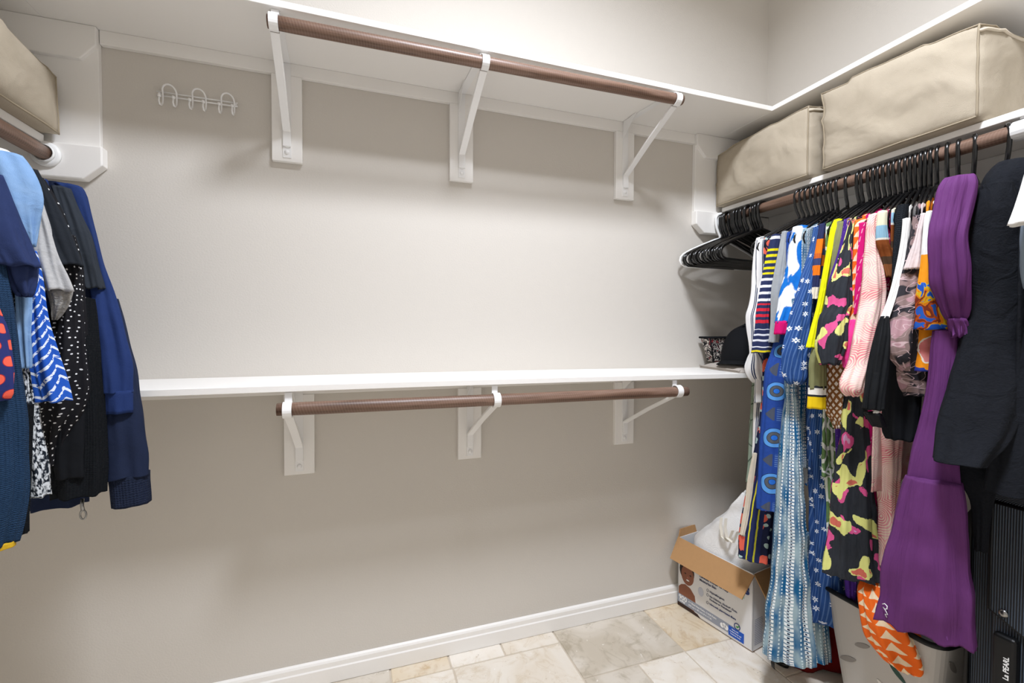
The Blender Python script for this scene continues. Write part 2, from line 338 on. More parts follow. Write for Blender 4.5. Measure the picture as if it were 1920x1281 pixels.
c = t.ramp(n1, [(.0, '#1f57c0'), (.40, '#2f6bd6'), (.445, '#e9c127'), (.485, '#f08a18'), (.55, '#8c3b24'), (.62, '#c85a1e'), (.66, '#2f6bd6')])
pos = t.mul(t.v, -1.0); c = t.mix(t.lt(pos, .185), c, '#f09a1c'); c = t.mix(t.lt(pos, .115), c, '#f0eeea'); t.out(c, .0004)
def crinkle(nm, a, b):
    t = T(nm, .75, spec=.2); q = t.comb(t.mul(t.u, 1.0), t.mul(t.v, .09)); n_ = t.noise(260, 3, q); t.out(t.mix(t.noise(20, 2), a, b)); t.bump(n_, .0022, .9)
crinkle('purple', '#5a2b60', '#683670')
t = T('canvas', .85, coords='Object', spec=.15); t.out(t.mix(t.noise(6, 3), '#b3a793', '#bcb09d')); t.bump(t.add(t.mul(t.noise(6, 3, None, .4), 20.0), t.noise(700, 1)), .0011, .8)
plain('canvas_seam', '#a39680', .85, coords='Object')
plain('zip_tape', '#d8ccb8', .8, coords='Object')
plain('cardboard', '#b98f62', .85, coords='Object', var=.05, vsc=60)
plain('box_white', '#e7e6e5', .5, coords='Object', spec=.3)
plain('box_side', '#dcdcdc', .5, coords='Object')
for nm, col in dict(print_grey='#9aa0ad', print_blue='#1f59c0', print_navy='#263a78', print_text='#4a4f6a', print_white='#f7f7f7', print_green='#3d9a4a', print_skin='#8f5a41', print_hair='#231a17', print_dark='#3a2620', print_pale='#c6cad6', print_mint='#a9d3c2', print_lip='#b06a58').items(): plain(nm, col, .5, coords='Object')
t = T('quilted_bag', .55, coords='Object', spec=.35); o_ = t.vor(20, None, 'F1', .4); s_ = t.op('SINE', t.mul(o_[0], 45.0)); t.out(t.mix(t.mul(t.gt(s_, .3), .12), '#f1f0ee', '#cfcdca')); t.bump(t.add(t.mul(o_[0], 1.0), t.mul(s_, .08)), .004, .5)
plain('bag_cream', '#ece5d6', .7, coords='Object')
t = T('suitcase_fabric', .6, coords='Object', spec=.4); s_ = t.op('SINE', t.mul(t.v, 6.283/.0052)); t.out(t.mix(t.soft(s_, -.2, .8), '#191d23', '#4a5664')); t.bump(s_, .0012, .8)
plain('suitcase_black', '#0b0c0e', .45, coords='Object'); plain('basket_grey', '#b9b5b0', .5, coords='Object'); plain('leaf_grey', '#8b8681', .5, coords='Object'); plain('leaf_green', '#20443a', .5, coords='Object'); plain('leaf_pale', '#d9d6d1', .5, coords='Object')
t = T('bin_print', .7, coords='Object'); n1 = t.noise(30, 2, None, 2.2); c = t.mix(t.band(n1, .47, .53), '#17161a', '#d9d0c6'); t.out(t.mix(t.gt(n1, .62), c, '#8c2f32'))
m = bpy.data.materials.new('lamp_glass'); m.use_nodes = True; M['lamp_glass'] = m
m.node_tree.nodes['Principled BSDF'].inputs['Emission Color'].default_value = (1, .96, .9, 1); m.node_tree.nodes['Principled BSDF'].inputs['Emission Strength'].default_value = 4
# ------------------------------------------------------------------ the room
XL, YF, ZC = -3.105, -2.45, 3.30
struct(box('wall_back', 'wall_paint', XL-.1, .1, 0, .1, -.05, ZC+.05, bev=0))
struct(box('wall_right', 'wall_paint', 0, .1, YF-.1, 0, -.05, ZC+.05, bev=0))
struct(box('wall_left', 'wall_paint', XL-.1, XL, YF-.1, 0, -.05, ZC+.05, bev=0))
wf = MB(); wf.quadbox(XL, -2.2, YF-.1, YF, -.05, ZC); wf.quadbox(-1.3, 0, YF-.1, YF, -.05, ZC); wf.quadbox(-2.2, -1.3, YF-.1, YF, 2.05, ZC)
struct(wf.build('wall_front', 'wall_paint'))
struct(box('ceiling', 'ceiling_paint', XL, 0, YF, 0, ZC, ZC+.05, bev=0))
# floor: grout bed with travertine tiles proud of it
floor = struct(box('floor', 'grout', XL, 0, YF-1.2, 0, -.05, -.0035, bev=0))
xs_a = [-3.09, -2.87, -2.65, -2.43, -2.24, -2.03, -1.82, -1.60, -1.385, -1.152]
tiles = [(a, b, -.085, -.002) for a, b in zip(xs_a, xs_a[1:])]
tiles += [(-1.152, -.70, -.29, -.002), (-.70, -.43, -.29, -.002), (-.43, -.002, -.29, -.002)]
rows = [(-.085, -.50), (-.50, -.70), (-.70, -1.12), (-1.12, -1.33), (-1.33, -1.75), (-1.75, -1.96), (-1.96, -2.38)]
for i, (a, b) in enumerate(rows):
    if i == 0: cuts = [-3.09, -2.87, -2.43, -2.03, -1.595, -1.152]
    else:
        cuts = [-3.09]; j = i
        while cuts[-1] < -1.16:
            cuts.append(min(cuts[-1]+(.62, .41, .205)[j % 3], -1.152)); j += 1
        if cuts[-1]-cuts[-2] < .06: cuts.pop(-2)
    tiles += [(p, q, b, a) for p, q in zip(cuts, cuts[1:])]
tiles += [(-1.152, -.92, -.50, -.29), (-.92, -.70, -.50, -.29), (-.70, -.44, -.70, -.29), (-.44, -.002, -.52, -.29), (-1.152, -.70, -.92, -.50), (-.44, -.002, -.93, -.52), (-.70, -.44, -.93, -.70)]
for i, (a, b) in enumerate([(-.93, -1.34), (-1.34, -1.54), (-1.54, -1.96), (-1.96, -2.38)]):
    cuts = [-1.152, -.74, -.33, -.002] if i % 2 else [-1.152, -.95, -.54, -.002]
    tiles += [(p, q, b, a if i or p > -.7 else -.925) for p, q in zip(cuts, cuts[1:])]
TM = ['travertine_cream', 'travertine_gold', 'travertine_light', 'travertine_grey', 'travertine_cream', 'travertine_light']
rnd = random.Random(3)
for i, (x0, x1, y0, y1) in enumerate(tiles):
    m = 'travertine_grey' if i == 9 else ('travertine_gold' if i == 10 else ('travertine_light' if i in (14, 15) else rnd.choice(TM)))
    g = .003; dz = rnd.uniform(-.0006, .0004)
    box('tile', m, x0+g, x1-g, y0+g, y1-g, -.02, dz, floor, bev=.0025)
# baseboards
def baseboard(nm, p0, p1, n):
    prof = [(0, 0), (.016, 0), (.016, .052), (.0125, .056), (.0125, .072), (.009, .079), (.003, .083), (0, .083)]
    p0, p1, n = Vector(p0), Vector(p1), Vector(n)
    return struct(MB().prism([p0+n*d+Vector((0, 0, z)) for d, z in prof], p1-p0).build(nm, 'white_paint', bev=.001))
baseboard('baseboard_back', (XL, 0, .001), (0, 0, .001), (0, -1, 0))
baseboard('baseboard_right', (0, 0, .001), (0, YF, .001), (-1, 0, 0))
baseboard('baseboard_left', (XL, YF, .001), (XL, 0, .001), (1, 0, 0))
# shelf cleats and backing boards fixed to the walls
n_trim = [0]
def trim(mb, bev=.0015):
    n_trim[0] += 1
    return struct(mb.build('trim_%d' % n_trim[0], 'white_paint', bev=bev))
ZU, ZB, ZR = 2.1857, 1.113, 1.836
trim(MB().quadbox(-2.668, -.45, -.018, 0, 2.143, ZU))
BU = [(-2.202, -2.108, 1.852), (-1.594, -1.503, 1.852), (-.868, -.777, 1.852)]
BL = [(-2.173, -2.076, .771), (-1.561, -1.468, .772), (-.862, -.765, .775)]
for x0, x1, z in BU: trim(MB().quadbox(x0, x1, -.019, 0, z, 2.1428))
trim(MB().quadbox(XL, -.0, -.018, 0, 1.052, 1.0885))
for x0, x1, z in BL: trim(MB().quadbox(x0, x1, -.019, 0, z, 1.0515))
def wallpoly(pts, y): return MB().prism([(x, 0, z) for x, z in pts], (0, y, 0))
trim(wallpoly([(XL, 1.8), (-2.6705, 1.8), (-2.6705, ZU), (XL, ZU)], -.018))
trim(wallpoly([(XL, 2.083), (-2.71, 2.083), (-2.6695, 2.13), (-2.6695, ZU), (XL, ZU)], -.034), .003)
trim(wallpoly([(XL, 1.726), (-2.707, 1.726), (-2.659, 1.772), (-2.659, 1.829), (XL, 1.829)], -.036), .004)
trim(wallpoly([(0, 1.8), (-.4485, 1.8), (-.4485, ZU), (0, ZU)], -.018))
trim(wallpoly([(0, 2.082), (-.399, 2.082), (-.4495, 2.134), (-.4495, ZU), (0, ZU)], -.034), .003)
trim(wallpoly([(0, 1.733), (-.405, 1.733), (-.452, 1.772), (-.452, 1.834), (0, 1.834)], -.036), .004)
trim(MB().quadbox(-.018, 0, YF, -.036, 1.757, 1.8355)); trim(MB().quadbox(-.018, 0, YF, -.036, 2.14, ZU)); trim(MB().quadbox(XL, XL+.018, YF, -.036, 1.75, 1.818)); trim(MB().quadbox(XL, XL+.018, YF, -.036, 2.14, ZU))
# ------------------------------------------------------------------ shelves
def shelf(label, x0, x1, y0, y1, zb, sag=None, n=1, th=.0195):
    mb = MB()
    if not sag: mb.quadbox(x0, x1, y0, y1, zb, zb+th)
    else:
        for i in range(n+1):
            x = x0+(x1-x0)*i/n; d = sag(x)
            mb.v += [(x, y0, zb+d), (x, y1, zb+d), (x, y1, zb+th+d), (x, y0, zb+th+d)]
        for i in range(n):
            for j in range(4):
                a = 4*i+j; b = 4*i+(j+1) % 4; mb.f.append([a, b, b+4, a+4])
        mb.f += [[0, 1, 2, 3], [4*n+3, 4*n+2, 4*n+1, 4*n]]
    return tag(mb.build('shelf', 'white_paint', bev=.0018), label, 'shelf')
shelf('long white upper shelf board on the back wall above the brackets', -2.797, -.3105, -.305, 0, ZU)
shelf('white upper shelf board on the right wall above the beige bags', -.31, 0, YF, 0, ZU)
shelf('white upper shelf board at the top left corner above the beige bag', XL, -2.7975, YF, 0, ZU)
shelf('white lower shelf board on the back wall with the black cap', XL, -.001, -.305, 0, ZB-.0195, lambda x: .004-.011*max(0, (x+2.2)/1.7)**2 if x > -2.2 else .004, 24)
shelf('white shelf board on the right wall under the two beige bags', -.307, 0, YF, -.0365, ZR)
shelf('white shelf board on the left wall under the beige bag', XL, -2.795, YF, -.0365, 1.8185, th=.025)
# ------------------------------------------------------------------ rods, sockets
def rod(label, p0, p1, m, r=.0193):
    p0, p1 = Vector(p0), Vector(p1); n = 24; path = [p0+(p1-p0)*i/n for i in range(n+1)]
    t_ = empty('closet_rod', (p0+p1)/2, label, 'rod')
    MB().tube(path, [r*.93]+[r]*(n-1)+[r*.93], 20).build('pole', m, t_, smooth=True).data.polygons.foreach_set('use_smooth', [len(f.vertices) == 4 for f in t_.children[0].data.polygons])
    d = (p1-p0).normalized()*.0008
    MB().tube([p0-d, p0], [r*.6, r*.92], 20).build('end_cap', m, t_)
    return t_
YR = -.31
rod('brown wooden upper rod under the top shelf, empty', (-2.165, YR, 2.137), (-.765, YR, 2.151), 'rod_wood_x')
rod('brown wooden lower rod under the lower shelf, empty', (-2.15, YR, 1.049), (-.725, YR, 1.044), 'rod_wood_x')
rod('brown wooden rod on the right holding the row of hangers', (-.315, -.03, 1.797), (-.315, -2.2, 1.797), 'rod_wood_y')
rod('brown wooden rod on the left above the dark clothes', (-2.79, -.030, 1.788), (-2.79, -2.2, 1.788), 'rod_wood_y', .0205)
def socket(label, x, z):
    t_ = empty('rod_socket', (x, -.036, z), label, 'rod socket')
    MB().lathe([(.030, 0), (.036, -.001), (.036, -.008), (.031, -.012), (.026, -.012)], (x, -.036, z), 'y', 28).build('flange', 'white_plastic', t_, smooth=True)
    MB().lathe([(.026, -.012), (.0255, -.020), (.0225, -.020), (.0225, -.0125)], (x, -.036, z), 'y', 28).build('cup', 'white_plastic', t_, smooth=True)
socket('white round rod socket on the left end board', -2.79, 1.788)
socket('white round rod socket on the right end board', -.315, 1.797)
# ------------------------------------------------------------------ shelf and rod brackets
def bracket(label, x, zs, zt, rodz, face=-.019, yr=YR, hx=None):
    """zs underside of the shelf, zt foot of the wall plate; hx hook x"""
    hx = x if hx is None else hx
    b = empty('rod_bracket', (x, face, zt), label, 'bracket')
    W = .026
    wp = MB(); wp.strap([(x, face-.0015, zt+.012), (x, face-.0015, zs-.004)], (1, 0, 0), W, .003)
    o = wp.build('wall_plate', 'white_metal', b, bev=.0005)
    for dz in (.03, .052): MB().lathe([(.0001, -.0045), (.006, -.004), (.008, -.0012), (.008, 0)], (x, face-.003, zt+dz), 'y', 14).build('screw', 'white_metal', o, smooth=True)
    MB().strap([(x, face-.003, zs-.002), (hx, yr+.022, zs-.002)], (1, 0, 0), W, .0035).build('top_arm', 'white_metal', b, bev=.0005)
    # triangular web under the arm, next to the wall
    MB().prism([(x-W/2, face-.003, zs-.004), (x-W/2, face-.10, zs-.004), (x-W/2, face-.003, zs-.075)], (.0015, 0, 0)).build('web', 'white_metal', b)
    foot = (x, face-.007, zt+.10)
    br = MB(); br.strap([(x, face-.005, zt+.048), foot, (x+(hx-x)*.5, (face-.007+yr+.02)/2, (zt+.10+rodz-.014)/2), (hx, yr+.012, rodz-.018)], (1, 0, 0), .025, .009)
    br.build('brace', 'white_metal', b, bev=.002)
    pts = []
    for i in range(15):
        a = math.radians(60-i*20)   # from behind top, over the front, to below
        pts.append((hx, yr-math.sin(math.radians(-50+i*17))*.0225, rodz+math.cos(math.radians(-50+i*17))*.0225))
    MB().strap(pts, (1, 0, 0), .024, .003).build('hook', 'white_metal', b, smooth=False)
    MB().strap([(hx, yr+.017, zs-.003), (hx, yr+.0172, rodz+.014)], (1, 0, 0), .020, .003).build('hook_stem', 'white_metal', b)
    return b
for (x0, x1, z), nm, rz, hx in zip(BU, ('leftmost', 'middle', 'rightmost'), (2.137, 2.143, 2.1495), (-2.148, -1.538, -.79)):
    bracket('%s white bracket of the three under the top shelf' % nm, (x0+x1)/2, ZU, z, rz, hx=hx)
for (x0, x1, z), nm, hx, dz in zip(BL, ('leftmost', 'middle', 'rightmost'), (-2.122, -1.496, -.768), (.004, .002, -.004)):
    bracket('%s white bracket of the three under the lower shelf' % nm, (x0+x1)/2, ZB-.0195+dz, z, 1.046, hx=hx)
# bracket on the right wall at the edge of the picture
def side_bracket():
    b = empty('rod_bracket', (-.018, -1.055, 1.6), 'white bracket hook on the right-hand rod at the picture edge', 'bracket')
    y = -1.06; xr, zr = -.315, 1.797
    MB().quadbox(-.021, -.018, y-.013, y+.013, 1.60, 1.83).build('wall_plate', 'white_metal', b)
    MB().quadbox(-.30, -.021, y-.013, y+.013, 1.8315, 1.8355).build('top_arm', 'white_metal', b)
    MB().tube([(-.023, y, 1.64), (xr+.02, y, 1.785)], .010, 8).build('brace', 'white_metal', b)
    pts = [(xr-math.sin(math.radians(-60+i*18))*.0235, y, zr+math.cos(math.radians(-60+i*18))*.0235) for i in range(15)]
    MB().strap(pts, (0, 1, 0), .030, .004).build('hook', 'white_metal', b)
side_bracket()
# ------------------------------------------------------------------ wire hook rack on the back wall
hr = empty('hook_rack', (-2.415, 0, 2.0), 'white wire hook rack with three double hooks on the back wall', 'hook rack')
for z in (2.028, 2.017): MB().tube([(-2.527, -.012, z), (-2.303, -.012, z-.001)], .0022, 8).build('rail', 'white_metal', hr, smooth=True)
for x in (-2.52, -2.31): MB().lathe([(.0001, -.012), (.004, -.012), (.005, -.008), (.005, 0)], (x, 0, 2.0225), 'y', 12).build('standoff', 'white_metal', hr, smooth=True)
for xc in (-2.4905, -2.4105, -2.33):
    h = .0185
    path = []
    def leg(s):
        return [(xc+s*h, -.045, 2.000), (xc+s*h, -.049, 1.985), (xc+s*h, -.042, 1.978), (xc+s*h, -.030, 1.980), (xc+s*h, -.019, 1.992), (xc+s*h, -.0165, 2.010), (xc+s*h, -.018, 2.028)]
    arch = [(xc-h*math.cos(a), -.020-.010*math.sin(a), 2.028+.019*math.sin(a)) for a in [math.pi*i/10 for i in range(1, 10)]]
    path = leg(-1)+arch+leg(1)[::-1]
    hk = MB().tube(path, .0026, 8).build('double_hook', 'white_metal', hr, smooth=True)
    for s in (-1, 1):
        mb = MB(); mb.lathe([(.0001, -.005), (.004, -.004), (.0052, 0), (.004, .004), (.0001, .005)], (xc+s*h, -.045, 2.0025), 'z', 12); mb.build('hook_tip', 'white_metal', hk, smooth=True)
# ------------------------------------------------------------------ ceiling lamp (out of view)
cl = empty('ceiling_lamp', (-1.42, -1.33, ZC), 'round flush ceiling lamp above the closet', 'lamp')
MB().lathe([(.0001, 0), (.245, 0), (.245, -.025), (.235, -.03), (.23, -.03)], (-1.42, -1.33, ZC), 'z', 40).build('lamp_base', 'white_metal', cl, smooth=True)
MB().lathe([(.228, -.03), (.222, -.045), (.18, -.058), (.0001, -.064)], (-1.42, -1.33, ZC), 'z', 40).build('diffuser', 'lamp_glass', cl, smooth=True)
# ------------------------------------------------------------------ soft storage bags
def soft_bag(label, x0, x1, y0, y1, z0, z1, seed, lean=0.0, bulge=.016, wr=.012, zdrop=None, zipend='-y'):
    root = empty('storage_bag', ((x0+x1)/2, (y0+y1)/2, z0), label, 'storage bag')
    nx, ny, nz = 16, 30, 14
    cx, cy, cz = (x0+x1)/2, (y0+y1)/2, (z0+z1)/2; hx, hy, hz = (x1-x0)/2, (y1-y0)/2, (z1-z0)/2
    def shape(a, b, c):   # a,b,c in -1..1
        ra = [abs(a), abs(b), abs(c)]
        x, y, z = cx+a*hx, cy+b*hy, cz+c*hz
        bl = bulge
        x += (1 if a > 0 else -1)*bl*(abs(a) > .999)*(1-b**4)*(1-c**4); y += (1 if b > 0 else -1)*bl*.7*(abs(b) > .999)*(1-a**4)*(1-c**4); z += bl*.5*(c > .999)*(1-a**4)*(1-b**4)
        cnt = sorted(ra)[1]; rd = max(0, cnt-.86)/.14   # soften edges
        k = 1-.022*rd; x = cx+(x-cx)*k; z = cz+(z-cz)*(1-.03*rd); y = cy+(y-cy)*(1-.012*rd)
        q = Vector((x*5+seed, y*5, z*5)); n1 = noise.noise(q)+.5*noise.noise(q*2.3)
        rid = 1-abs(noise.noise(Vector((x*7+y*3+seed*2, y*6-z*7, z*8+x*3)))); n2 = rid**6*.9
        d = wr*(n1+n2*.8)
        x += (-d if a < 0 else d)*(1-.5*abs(c))*.9; y += d*(1 if b > 0 else -1)*.6; z += d*.6*(1 if c > 0 else 0)
        z = max(z, z0+.0005)
        x += lean*(c+1)/2*hx
        if zdrop: z -= zdrop(b)*max(0, (c+1)/2)
        return (x, y, z)
    mb = MB(); idx = {}
    def vid(i, j, k):
        key = (i, j, k)
        if key not in idx: idx[key] = len(mb.v); mb.v.append(shape(-1+2*i/nx, -1+2*j/ny, -1+2*k/nz))
        return idx[key]
    for j in range(ny):
        for k in range(nz):
            for i in (0, nx): mb.f.append([vid(i, j, k), vid(i, j+1, k), vid(i, j+1, k+1), vid(i, j, k+1)])
    for i in range(nx):
        for k in range(nz):
            for j in (0, ny): mb.f.append([vid(i, j, k), vid(i+1, j, k), vid(i+1, j, k+1), vid(i, j, k+1)])
        for j in range(ny):
            for k in (0, nz): mb.f.append([vid(i, j, k), vid(i+1, j, k), vid(i+1, j+1, k), vid(i, j+1, k)])
    mb.build('bag_body', 'canvas', root, smooth=True)
    fr = lambda n: [-1+2*i/n for i in range(n+1)]
    def seam(pts, nm='piping', m='canvas_seam', r=.0028): MB().tube([Vector(p) for p in pts], r, 6).build(nm, m, root, smooth=True)
    sx = -1 if zipend != '+x' else 1
    seam([shape(sx, b, .985) for b in fr(30)]); seam([shape(sx, b, -.96) for b in fr(30)])
    for b in (-1, 1):
        seam([shape(sx, b, c) for c in fr(14)])
        seam([shape(a, b, .985) for a in fr(14)])
    seam([Vector(shape(a, -1, .86))+Vector((0, -.002, 0)) for a in fr(14)], 'zip', 'zip_tape', .0045)
    return root
soft_bag('large beige canvas storage bag on the right shelf, nearest the camera', -.335, -.03, -.975, -.545, ZR+.0195, 2.145, 3.0, zdrop=lambda b: .03*(b < 0)*(-b)+.012*(b > .6))
soft_bag('smaller beige canvas storage bag in the right shelf corner', -.335, -.03, -.485, -.03, ZR+.0195, 2.125, 8.0, bulge=.016, zdrop=lambda b: .01*(1+b))
soft_bag('beige canvas storage bag on the left shelf', -3.07, -2.755, -.72, -.045, 1.8435, 2.045, 5.0, bulge=.02, wr=.009, zipend='+x', zdrop=lambda b: .03*max(0, b))
